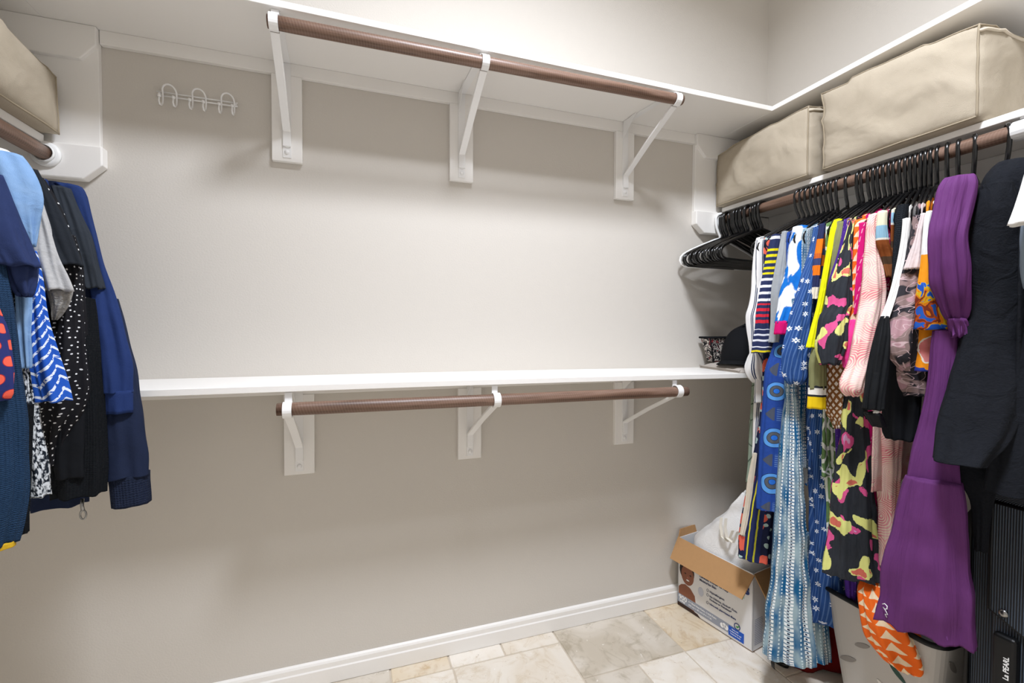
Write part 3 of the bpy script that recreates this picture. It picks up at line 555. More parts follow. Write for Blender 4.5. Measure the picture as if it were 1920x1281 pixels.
# garment shapes: each row is x, y, z, half width, half depth in metres
RIGHT=[
{'n':'dress','l':'sage green leaf-print dress hanging behind the white striped blouse','c':'dress','m':'sage','y':-0.345,'zhem':1.1,'hg':'black','body':False,'xa':-0.455,'P':[{'n':'skirt','m':'sage','phi':40,'r':[[-0.349,-0.345,1.324,0.036,0.02],[-0.363,-0.345,1.107,0.045,0.02],[-0.37,-0.345,0.977,0.048,0.02],[-0.378,-0.345,0.782,0.051,0.02],[-0.385,-0.345,0.662,0.052,0.02]],'f':0.004,'k':5}]},
{'n':'blouse','l':'white blouse with navy pinstripes and puffed gathered cuff above the shelf end','c':'blouse','m':'whitestripe','y':-0.385,'zhem':1.0,'hg':'black','body':True,'xa':-0.455,'P':[{'n':'sleeve','m':'whitestripe','phi':45,'r':[[-0.445,-0.39,1.64,0.02,0.015],[-0.45,-0.39,1.57,0.026,0.015],[-0.467,-0.39,1.404,0.024,0.015],[-0.482,-0.39,1.332,0.028,0.015],[-0.481,-0.39,1.28,0.025,0.015],[-0.479,-0.39,1.229,0.018,0.015],[-0.475,-0.39,1.195,0.016,0.014],[-0.472,-0.39,1.173,0.027,0.015],[-0.472,-0.39,1.135,0.038,0.015],[-0.462,-0.39,1.102,0.036,0.015],[-0.447,-0.39,1.076,0.023,0.015]],'f':0.004,'k':5,'cuff':0},{'n':'tail','m':'whitestripe','phi':40,'r':[[-0.425,-0.37,1.111,0.015,0.012],[-0.427,-0.37,0.984,0.015,0.012],[-0.438,-0.37,0.794,0.01,0.009],[-0.439,-0.37,0.768,0.007,0.006]],'f':0.003,'k':5}]},
{'n':'dress','l':'navy floral dress with coral flowers and white striped hem beside the cardboard box','c':'dress','m':'navyfloral','y':-0.43,'zhem':1.1,'hg':'black','body':True,'xa':-0.455,'P':[{'n':'skirt','m':'navyfloral','phi':42,'r':[[-0.398,-0.43,1.28,0.035,0.03],[-0.411,-0.43,0.993,0.045,0.03],[-0.438,-0.43,0.768,0.052,0.03],[-0.472,-0.43,0.606,0.056,0.03],[-0.487,-0.43,0.505,0.057,0.03],[-0.499,-0.43,0.408,0.058,0.03]],'f':0.008,'k':7},{'n':'sash','m':'beige','phi':45,'r':[[-0.483,-0.41,0.808,0.007,0.006],[-0.502,-0.41,0.706,0.011,0.006],[-0.516,-0.41,0.604,0.011,0.006],[-0.541,-0.41,0.498,0.008,0.006]],'f':0.002,'k':5}]},
{'n':'top','l':'navy knit top with yellow,white and red striped sleeves','c':'top','m':'multistripe','y':-0.47,'zhem':1.1,'hg':'black','body':True,'xa':-0.455,'P':[{'n':'sleeve','m':'multistripe','phi':42,'r':[[-0.473,-0.475,1.633,0.013,0.011],[-0.479,-0.475,1.594,0.019,0.013],[-0.495,-0.475,1.515,0.022,0.013],[-0.517,-0.475,1.417,0.021,0.013],[-0.531,-0.475,1.319,0.021,0.013],[-0.529,-0.475,1.241,0.03,0.013],[-0.533,-0.475,1.198,0.032,0.013]],'f':0.003,'k':5}]},
{'n':'shirt','l':'heather grey tee with a charcoal back beside the striped top','c':'shirt','m':'heather','y':-0.515,'zhem':1.15,'hg':'black','body':True,'xa':-0.455,'P':[{'n':'sleeve','m':'heather','phi':40,'r':[[-0.481,-0.52,1.635,0.01,0.008],[-0.495,-0.52,1.547,0.014,0.012],[-0.507,-0.52,1.471,0.018,0.012],[-0.512,-0.52,1.395,0.021,0.012],[-0.51,-0.52,1.318,0.021,0.012],[-0.52,-0.52,1.238,0.022,0.012]],'f':0.003,'k':5}]},
{'n':'dress','l':'royal blue dress printed with concentric circle medallions','c':'dress','m':'circles','y':-0.535,'zhem':1.2,'hg':'black','body':True,'xa':-0.455,'P':[{'n':'skirt','m':'circles','phi':42,'r':[[-0.467,-0.535,1.471,0.028,0.02],[-0.48,-0.535,1.28,0.033,0.02],[-0.499,-0.535,1.204,0.036,0.02],[-0.523,-0.535,1.129,0.037,0.02],[-0.533,-0.535,0.94,0.041,0.02],[-0.541,-0.535,0.75,0.043,0.02],[-0.546,-0.535,0.643,0.04,0.02]],'f':0.004,'k':5}]},
{'n':'dress','l':'bright blue and white ikat dress with a magenta sleeve cuff','c':'dress','m':'ikatblue','y':-0.56,'zhem':1.2,'hg':'black','body':True,'xa':-0.455,'P':[{'n':'sleeve','m':'ikatblue','phi':42,'r':[[-0.459,-0.565,1.645,0.025,0.014],[-0.463,-0.565,1.598,0.031,0.014],[-0.473,-0.565,1.504,0.036,0.014],[-0.5,-0.565,1.41,0.035,0.014],[-0.533,-0.565,1.317,0.023,0.014],[-0.538,-0.565,1.306,0.022,0.014]],'f':0.004,'k':5},{'n':'cuff','m':'magenta','phi':42,'r':[[-0.538,-0.565,1.312,0.022,0.015],[-0.548,-0.565,1.267,0.019,0.015]],'f':0.002,'k':5},{'n':'skirt','m':'ikatblue','phi':42,'r':[[-0.424,-0.57,1.318,0.031,0.018],[-0.441,-0.57,1.092,0.021,0.018],[-0.435,-0.57,0.94,0.019,0.016],[-0.427,-0.57,0.825,0.018,0.015],[-0.423,-0.57,0.733,0.01,0.009]],'f':0.005,'k':5}]},
{'n':'dress','l':'long teal and white shibori dress reaching almost to the floor','c':'dress','m':'shibori','y':-0.595,'zhem':1.2,'hg':'black','body':True,'xa':-0.455,'P':[{'n':'skirt','m':'shibori','phi':38,'r':[[-0.499,-0.595,1.39,0.02,0.017],[-0.53,-0.595,1.098,0.016,0.013],[-0.526,-0.595,1.025,0.02,0.017],[-0.526,-0.595,0.859,0.031,0.026],[-0.524,-0.595,0.674,0.04,0.034],[-0.522,-0.595,0.488,0.05,0.035],[-0.523,-0.595,0.301,0.065,0.035],[-0.519,-0.595,0.138,0.077,0.035]],'f':0.008,'k':6},{'n':'side_panel','m':'shibori','phi':30,'r':[[-0.424,-0.575,0.558,0.033,0.02],[-0.386,-0.575,0.359,0.038,0.02],[-0.352,-0.575,0.081,0.042,0.02]],'f':0.006,'k':5}]},
{'n':'dress','l':'denim blue dress with tiny white flower sprigs and a gathered puff sleeve','c':'dress','m':'denimfloral','y':-0.635,'zhem':1.2,'hg':'black','body':True,'xa':-0.455,'P':[{'n':'sleeve','m':'denimfloral','phi':45,'r':[[-0.485,-0.645,1.62,0.011,0.009],[-0.501,-0.645,1.545,0.012,0.01],[-0.527,-0.645,1.456,0.018,0.015],[-0.549,-0.645,1.368,0.025,0.021],[-0.567,-0.645,1.28,0.032,0.022],[-0.579,-0.645,1.193,0.036,0.022],[-0.577,-0.645,1.149,0.036,0.022],[-0.573,-0.645,1.119,0.028,0.022],[-0.575,-0.645,1.105,0.015,0.013]],'f':0.005,'k':5},{'n':'sleeve','m':'denimfloral','phi':40,'r':[[-0.46,-0.62,1.389,0.011,0.01],[-0.46,-0.62,1.244,0.018,0.016],[-0.457,-0.62,1.153,0.024,0.02],[-0.459,-0.62,1.113,0.017,0.014]],'f':0.005,'k':5},{'n':'skirt','m':'denimfloral','phi':42,'r':[[-0.444,-0.635,1.389,0.027,0.023],[-0.454,-0.635,1.136,0.03,0.026],[-0.458,-0.635,1.028,0.029,0.025],[-0.437,-0.635,0.77,0.033,0.028],[-0.418,-0.635,0.583,0.037,0.03],[-0.401,-0.635,0.432,0.048,0.03],[-0.373,-0.635,0.26,0.068,0.03]],'f':0.009,'k':6}]},
{'n':'top','l':'navy top with orange and cream blocks beside the yellow top','c':'top','m':'navyorange','y':-0.66,'zhem':1.25,'hg':'black','body':True,'xa':-0.455,'P':[{'n':'sleeve','m':'navyorange','phi':42,'r':[[-0.491,-0.665,1.629,0.009,0.007],[-0.507,-0.665,1.524,0.01,0.009],[-0.519,-0.665,1.437,0.012,0.009],[-0.527,-0.665,1.381,0.012,0.009]],'f':0.002,'k':5}]},
{'n':'dress','l':'green and white leaf-print dress showing between denim and black skirts','c':'dress','m':'greenleaf','y':-0.68,'zhem':1.25,'hg':'black','body':True,'xa':-0.455,'P':[{'n':'skirt','m':'greenleaf','phi':42,'r':[[-0.444,-0.675,1.386,0.023,0.02],[-0.448,-0.675,1.14,0.021,0.018],[-0.454,-0.675,0.963,0.019,0.016],[-0.437,-0.675,0.783,0.018,0.016],[-0.418,-0.675,0.601,0.019,0.016],[-0.404,-0.675,0.462,0.019,0.016]],'f':0.006,'k':5}]},
{'n':'top','l':'neon yellow top hanging with a narrow flat sleeve','c':'top','m':'yellow','y':-0.7,'zhem':1.2,'hg':'black','body':True,'xa':-0.455,'P':[{'n':'sleeve','m':'yellow','phi':40,'r':[[-0.474,-0.705,1.636,0.011,0.008],[-0.492,-0.705,1.604,0.01,0.008],[-0.51,-0.705,1.535,0.008,0.007],[-0.528,-0.705,1.45,0.008,0.007],[-0.546,-0.705,1.365,0.008,0.007],[-0.571,-0.705,1.28,0.011,0.008],[-0.585,-0.705,1.227,0.013,0.008]],'f':0.0015,'k':5}]},
{'n':'top','l':'olive green top with a yellow,white and black banded cuff','c':'top','m':'olive','y':-0.715,'zhem':1.2,'hg':'black','body':True,'xa':-0.455,'P':[{'n':'sleeve','m':'olive','phi':40,'r':[[-0.473,-0.718,1.623,0.014,0.012],[-0.489,-0.718,1.568,0.016,0.012],[-0.507,-0.718,1.449,0.015,0.012],[-0.535,-0.718,1.314,0.018,0.012],[-0.566,-0.718,1.205,0.021,0.012],[-0.569,-0.718,1.147,0.023,0.012],[-0.569,-0.718,1.097,0.023,0.012]],'f':0.004,'k':5},{'n':'cuff','m':'yellowband','phi':40,'r':[[-0.57,-0.718,1.107,0.024,0.013],[-0.572,-0.718,1.036,0.025,0.013]],'f':0.002,'k':5}]},
{'n':'dress','l':'violet speckled dress tucked behind the black ikat dress','c':'dress','m':'violet','y':-0.735,'zhem':1.1,'hg':'black','body':True,'xa':-0.455,'P':[{'n':'sleeve','m':'violet','phi':42,'r':[[-0.477,-0.74,1.622,0.013,0.01],[-0.499,-0.74,1.53,0.012,0.01],[-0.526,-0.74,1.446,0.016,0.01],[-0.544,-0.74,1.371,0.017,0.01]],'f':0.003,'k':5},{'n':'skirt','m':'violet','phi':42,'r':[[-0.456,-0.725,0.973,0.024,0.016],[-0.437,-0.725,0.712,0.025,0.016],[-0.416,-0.725,0.516,0.019,0.016],[-0.401,-0.725,0.381,0.011,0.01]],'f':0.005,'k':5}]},
{'n':'top','l':'caramel brown top with white diamond print and a gathered cuff','c':'top','m':'browndiamond','y':-0.745,'zhem':1.2,'hg':'black','body':True,'xa':-0.455,'P':[{'n':'sleeve','m':'browndiamond','phi':42,'r':[[-0.5,-0.735,1.314,0.021,0.014],[-0.515,-0.735,1.18,0.026,0.014],[-0.515,-0.735,1.08,0.027,0.014],[-0.511,-0.735,1.029,0.024,0.014],[-0.507,-0.735,1.006,0.017,0.014],[-0.503,-0.735,0.992,0.01,0.009],[-0.502,-0.735,0.973,0.009,0.008]],'f':0.005,'k':5}]},
{'n':'dress','l':'black ikat dress with yellow and pink motifs and a gathered sleeve','c':'dress','m':'ikatblack','y':-0.765,'zhem':1.2,'hg':'black','body':True,'xa':-0.455,'P':[{'n':'sleeve','m':'ikatblack','phi':42,'r':[[-0.513,-0.775,1.612,0.008,0.007],[-0.526,-0.775,1.554,0.011,0.009],[-0.544,-0.775,1.473,0.02,0.017],[-0.56,-0.775,1.409,0.029,0.018],[-0.568,-0.775,1.357,0.032,0.018],[-0.576,-0.775,1.34,0.032,0.018],[-0.586,-0.775,1.319,0.036,0.018],[-0.595,-0.775,1.249,0.038,0.018],[-0.598,-0.775,1.204,0.03,0.018],[-0.598,-0.775,1.179,0.022,0.018]],'f':0.006,'k':5},{'n':'skirt','m':'ikatblack','phi':48,'r':[[-0.481,-0.775,1.248,0.025,0.021],[-0.483,-0.775,1.084,0.026,0.022],[-0.486,-0.775,0.985,0.032,0.027],[-0.488,-0.775,0.82,0.047,0.035],[-0.487,-0.775,0.653,0.059,0.035],[-0.483,-0.775,0.519,0.07,0.035]],'f':0.01,'k':7}]},
{'n':'dress','l':'bright orange dress with cream triangles and a knotted hem','c':'dress','m':'orangetri','y':-0.79,'zhem':1.2,'hg':'black','body':True,'xa':-0.455,'P':[{'n':'sleeve','m':'orangetri','phi':42,'r':[[-0.501,-0.795,1.613,0.015,0.009],[-0.52,-0.795,1.583,0.008,0.007],[-0.528,-0.795,1.472,0.006,0.005],[-0.531,-0.795,1.376,0.008,0.007],[-0.536,-0.795,1.281,0.011,0.009],[-0.541,-0.795,1.23,0.011,0.009]],'f':0.002,'k':5},{'n':'skirt','m':'orangetri','phi':52,'r':[[-0.423,-0.8,0.53,0.016,0.014],[-0.444,-0.815,0.491,0.033,0.028],[-0.435,-0.837,0.428,0.054,0.046],[-0.419,-0.861,0.359,0.067,0.05],[-0.407,-0.875,0.321,0.062,0.05],[-0.408,-0.884,0.298,0.046,0.039],[-0.414,-0.89,0.285,0.018,0.015]],'f':0.012,'k':6}]},
{'n':'dress','l':'hot pink dress with pale dashed stripes beside the pink swirl dress','c':'dress','m':'magentadash','y':-0.8,'zhem':1.2,'hg':'black','body':True,'xa':-0.455,'P':[{'n':'sleeve','m':'magentadash','phi':42,'r':[[-0.512,-0.805,1.6,0.01,0.009],[-0.516,-0.805,1.518,0.011,0.01],[-0.524,-0.805,1.407,0.01,0.009],[-0.53,-0.805,1.328,0.008,0.006]],'f':0.002,'k':5},{'n':'cuff','m':'hotpink','phi':42,'r':[[-0.538,-0.8,1.312,0.009,0.008],[-0.554,-0.8,1.249,0.019,0.012],[-0.55,-0.8,1.17,0.013,0.011]],'f':0.003,'k':5},{'n':'skirt','m':'magentadash','phi':45,'r':[[-0.442,-0.8,1.249,0.026,0.02],[-0.45,-0.8,1.053,0.021,0.018],[-0.446,-0.8,0.906,0.017,0.014],[-0.432,-0.8,0.739,0.012,0.01],[-0.4,-0.8,0.568,0.01,0.008]],'f':0.005,'k':5}]},
{'n':'dress','l':'pale pink dress with cream swirls and a long gathered sleeve','c':'dress','m':'pinkswirl','y':-0.835,'zhem':1.2,'hg':'black','body':True,'xa':-0.455,'P':[{'n':'sleeve','m':'pinkswirl','phi':46,'r':[[-0.525,-0.845,1.615,0.012,0.01],[-0.535,-0.845,1.586,0.013,0.011],[-0.533,-0.845,1.541,0.016,0.013],[-0.529,-0.845,1.465,0.022,0.018],[-0.526,-0.845,1.388,0.029,0.022],[-0.541,-0.845,1.311,0.029,0.022],[-0.56,-0.845,1.235,0.026,0.022],[-0.581,-0.845,1.174,0.029,0.022],[-0.598,-0.845,1.137,0.03,0.022],[-0.602,-0.845,1.109,0.025,0.021],[-0.6,-0.845,1.095,0.013,0.011]],'f':0.006,'k':5},{'n':'skirt','m':'pinkswirl','phi':45,'r':[[-0.428,-0.83,1.153,0.031,0.025],[-0.425,-0.83,0.992,0.035,0.025],[-0.421,-0.83,0.895,0.03,0.025],[-0.417,-0.83,0.748,0.026,0.022],[-0.413,-0.83,0.568,0.022,0.019]],'f':0.006,'k':5}]},
{'n':'blouse','l':'magenta blouse with white dot print behind the ribbed black cardigan','c':'blouse','m':'magentadots','y':-0.855,'zhem':1.25,'hg':'black','body':True,'xa':-0.455,'P':[{'n':'sleeve','m':'magentadots','phi':42,'r':[[-0.496,-0.855,1.557,0.011,0.008],[-0.491,-0.855,1.465,0.012,0.008],[-0.485,-0.855,1.397,0.008,0.007]],'f':0.002,'k':5}]},
{'n':'blouse','l':'sky blue,brown and cream patched blouse behind the ribbed black cardigan','c':'blouse','m':'patches','y':-0.87,'zhem':1.2,'hg':'black','body':True,'xa':-0.455,'P':[{'n':'sleeve','m':'patches','phi':42,'r':[[-0.535,-0.872,1.616,0.011,0.009],[-0.537,-0.872,1.58,0.012,0.01],[-0.532,-0.872,1.529,0.015,0.01],[-0.518,-0.872,1.499,0.015,0.01],[-0.497,-0.872,1.433,0.011,0.009]],'f':0.003,'k':5}]},
{'n':'cardigan','l':'ribbed black cardigan with gathered hem','c':'cardigan','m':'blackrib','y':-0.895,'zhem':1.2,'hg':'black','body':True,'xa':-0.455,'P':[{'n':'sleeve','m':'blackrib','phi':42,'r':[[-0.499,-0.9,1.629,0.013,0.011],[-0.511,-0.9,1.547,0.011,0.009],[-0.514,-0.9,1.458,0.012,0.01],[-0.511,-0.9,1.311,0.016,0.012]],'f':0.002,'k':5},{'n':'body_panel','m':'blackcrepe','phi':42,'r':[[-0.477,-0.9,1.311,0.029,0.022],[-0.477,-0.9,1.221,0.036,0.022],[-0.478,-0.9,1.101,0.041,0.022],[-0.481,-0.9,1.01,0.04,0.022],[-0.482,-0.9,0.974,0.031,0.022]],'f':0.006,'k':6}]},
{'n':'blouse','l':'black and white blouse with a white sleeve and black gathered cuff','c':'blouse','m':'whiteblack','y':-0.915,'zhem':1.2,'hg':'black','body':True,'xa':-0.455,'P':[{'n':'sleeve','m':'offwhite','phi':44,'r':[[-0.515,-0.92,1.586,0.008,0.007],[-0.522,-0.92,1.528,0.007,0.006],[-0.538,-0.92,1.455,0.008,0.007],[-0.562,-0.92,1.382,0.008,0.007],[-0.593,-0.92,1.314,0.009,0.008]],'f':0.002,'k':5},{'n':'sleeve','m':'blacksatin','phi':44,'r':[[-0.593,-0.92,1.319,0.009,0.008],[-0.598,-0.92,1.281,0.015,0.012],[-0.608,-0.92,1.224,0.019,0.015],[-0.618,-0.92,1.167,0.021,0.015],[-0.629,-0.92,1.11,0.022,0.015],[-0.633,-0.92,1.07,0.021,0.015]],'f':0.004,'k':5},{'n':'cuff','m':'blacksatin','phi':44,'r':[[-0.629,-0.918,1.06,0.02,0.016],[-0.603,-0.918,1.022,0.016,0.013]],'f':0.002,'k':5},{'n':'trim','m':'offwhite','phi':44,'r':[[-0.6,-0.928,1.238,0.003,0.003],[-0.605,-0.928,1.167,0.003,0.003],[-0.613,-0.928,1.103,0.004,0.004],[-0.634,-0.928,1.062,0.006,0.004]],'f':0.001,'k':5}]},
{'n':'blouse','l':'charcoal and mauve floral blouse with a wide sleeve','c':'blouse','m':'mauvefloral','y':-0.935,'zhem':1.2,'hg':'black','body':True,'xa':-0.455,'P':[{'n':'sleeve','m':'mauvefloral','phi':45,'r':[[-0.507,-0.94,1.591,0.008,0.007],[-0.515,-0.94,1.539,0.01,0.008],[-0.526,-0.94,1.453,0.017,0.012],[-0.545,-0.94,1.366,0.026,0.012],[-0.559,-0.94,1.309,0.025,0.012],[-0.569,-0.94,1.253,0.028,0.012],[-0.563,-0.94,1.207,0.021,0.012],[-0.538,-0.94,1.173,0.009,0.007]],'f':0.003,'k':5},{'n':'body_panel','m':'mauvefloral','phi':45,'r':[[-0.495,-0.925,1.31,0.03,0.014],[-0.486,-0.925,1.164,0.032,0.014],[-0.474,-0.925,1.101,0.027,0.014]],'f':0.004,'k':5}]},
{'n':'shirt','l':'dusty pink tee with a short sleeve beside the white collar','c':'shirt','m':'dustypink','y':-0.945,'zhem':1.3,'hg':'black','body':True,'xa':-0.455,'P':[{'n':'sleeve','m':'dustypink','phi':45,'r':[[-0.5,-0.95,1.594,0.006,0.005],[-0.513,-0.95,1.551,0.006,0.005],[-0.526,-0.95,1.494,0.011,0.008],[-0.541,-0.95,1.444,0.017,0.008]],'f':0.002,'k':5}]},
{'n':'top','l':'orange blossom-print top showing under the flame-patterned sleeve','c':'top','m':'orangeblossom','y':-0.955,'zhem':1.2,'hg':'black','body':True,'xa':-0.455,'P':[{'n':'sleeve','m':'orangeblossom','phi':52,'r':[[-0.479,-0.96,1.424,0.025,0.012],[-0.47,-0.96,1.31,0.04,0.012],[-0.469,-0.96,1.224,0.044,0.012],[-0.469,-0.96,1.171,0.047,0.012]],'f':0.002,'k':5}]},
{'n':'top','l':'white topped flame-pattern top in orange,blue and red','c':'top','m':'flame','y':-0.97,'zhem':1.2,'hg':'black','body':True,'xa':-0.455,'P':[{'n':'sleeve','m':'flame','phi':52,'r':[[-0.524,-0.978,1.591,0.007,0.006],[-0.534,-0.978,1.557,0.007,0.006],[-0.537,-0.978,1.475,0.009,0.007],[-0.535,-0.978,1.392,0.018,0.012],[-0.518,-0.978,1.337,0.031,0.012],[-0.502,-0.978,1.284,0.042,0.012]],'f':0.003,'k':5}]},
{'n':'dress','l':'purple crinkle dress with a puffed sleeve and wide ruffled skirt','c':'dress','m':'purple','y':-1.0,'zhem':1.2,'hg':'black','body':True,'xa':-0.455,'P':[{'n':'sleeve','m':'purple','phi':50,'r':[[-0.51,-1.03,1.664,0.026,0.022],[-0.519,-1.03,1.639,0.035,0.03],[-0.535,-1.03,1.572,0.038,0.03],[-0.55,-1.03,1.505,0.035,0.03],[-0.544,-1.03,1.44,0.036,0.03],[-0.53,-1.03,1.374,0.031,0.026],[-0.513,-1.03,1.328,0.024,0.02],[-0.507,-1.03,1.308,0.016,0.014]],'f':0.01,'k':6},{'n':'cuff','m':'purple','phi':50,'r':[[-0.516,-1.035,1.311,0.016,0.013],[-0.503,-1.035,1.288,0.018,0.016],[-0.5,-1.035,1.265,0.015,0.013]],'f':0.008,'k':8},{'n':'bodice','m':'purple','phi':55,'r':[[-0.488,-1.0,1.281,0.026,0.02],[-0.49,-1.0,1.184,0.029,0.02],[-0.496,-1.0,1.101,0.033,0.02],[-0.517,-1.0,0.964,0.044,0.02],[-0.521,-1.0,0.887,0.053,0.02]],'f':0.004,'k':5},{'n':'skirt','m':'purple','phi':62,'r':[[-0.522,-1.0,0.897,0.054,0.04],[-0.524,-1.0,0.878,0.058,0.04],[-0.53,-1.0,0.812,0.066,0.04],[-0.538,-1.0,0.729,0.076,0.04],[-0.545,-1.0,0.633,0.087,0.04],[-0.546,-1.0,0.549,0.092,0.04],[-0.544,-1.0,0.502,0.096,0.04]],'f':0.01,'k':8}]},
{'n':'coat','l':'black wool coat with a hood and long sleeve above the suitcase','c':'coat','m':'blackwool','y':-1.075,'zhem':0.92,'hg':'black','body':True,'xa':-0.44,'P':[{'n':'sleeve','m':'blackwool','phi':52,'r':[[-0.476,-1.085,1.634,0.027,0.023],[-0.475,-1.085,1.564,0.041,0.035],[-0.466,-1.085,1.462,0.051,0.035],[-0.456,-1.085,1.359,0.055,0.035],[-0.464,-1.085,1.256,0.061,0.035],[-0.492,-1.085,1.152,0.07,0.035],[-0.532,-1.085,1.051,0.067,0.035],[-0.591,-1.085,0.969,0.046,0.035]],'f':0.007,'k':3},{'n':'hood','m':'blackwool','phi':45,'r':[[-0.389,-1.075,1.703,0.027,0.023],[-0.39,-1.075,1.682,0.045,0.039],[-0.404,-1.075,1.645,0.052,0.044],[-0.416,-1.075,1.591,0.04,0.034]],'f':0.006,'k':4},{'n':'front_panel','m':'blackwool','phi':52,'r':[[-0.424,-1.06,1.174,0.04,0.016],[-0.455,-1.06,1.041,0.047,0.016],[-0.461,-1.06,0.921,0.039,0.016],[-0.445,-1.06,0.838,0.019,0.016],[-0.443,-1.06,0.724,0.012,0.01]],'f':0.003,'k':5}]},
{'n':'top','l':'white short-sleeved top at the right edge over the black coat','c':'top','m':'whitecotton','y':-1.18,'zhem':1.25,'hg':'black','body':True,'xa':-0.455,'P':[{'n':'sleeve','m':'whitecotton','phi':55,'r':[[-0.569,-1.19,1.623,0.016,0.014],[-0.566,-1.19,1.593,0.023,0.02],[-0.572,-1.19,1.547,0.03,0.02],[-0.577,-1.19,1.508,0.036,0.02]],'f':0.004,'k':5}]},
{'n':'shirt','l':'grey blue shirt under the white top at the right edge','c':'shirt','m':'greyblue','y':-1.165,'zhem':1.25,'hg':'black','body':True,'xa':-0.455,'P':[{'n':'sleeve','m':'greyblue','phi':55,'r':[[-0.523,-1.17,1.539,0.016,0.014],[-0.526,-1.17,1.481,0.019,0.016],[-0.522,-1.17,1.423,0.018,0.016],[-0.512,-1.17,1.376,0.016,0.013]],'f':0.004,'k':5}]},
{'n':'jacket','l':'plain black jacket hanging in shadow above the suitcase top','c':'jacket','m':'blackwool','y':-1.13,'zhem':1.0,'hg':'black','body':True,'xa':-0.455,'P':[{'n':'front_panel','m':'blackwool','phi':50,'r':[[-0.408,-1.14,1.507,0.027,0.023],[-0.431,-1.14,1.307,0.04,0.03],[-0.459,-1.14,1.058,0.052,0.03],[-0.479,-1.14,0.899,0.055,0.03]],'f':0.006,'k':5}]},
]
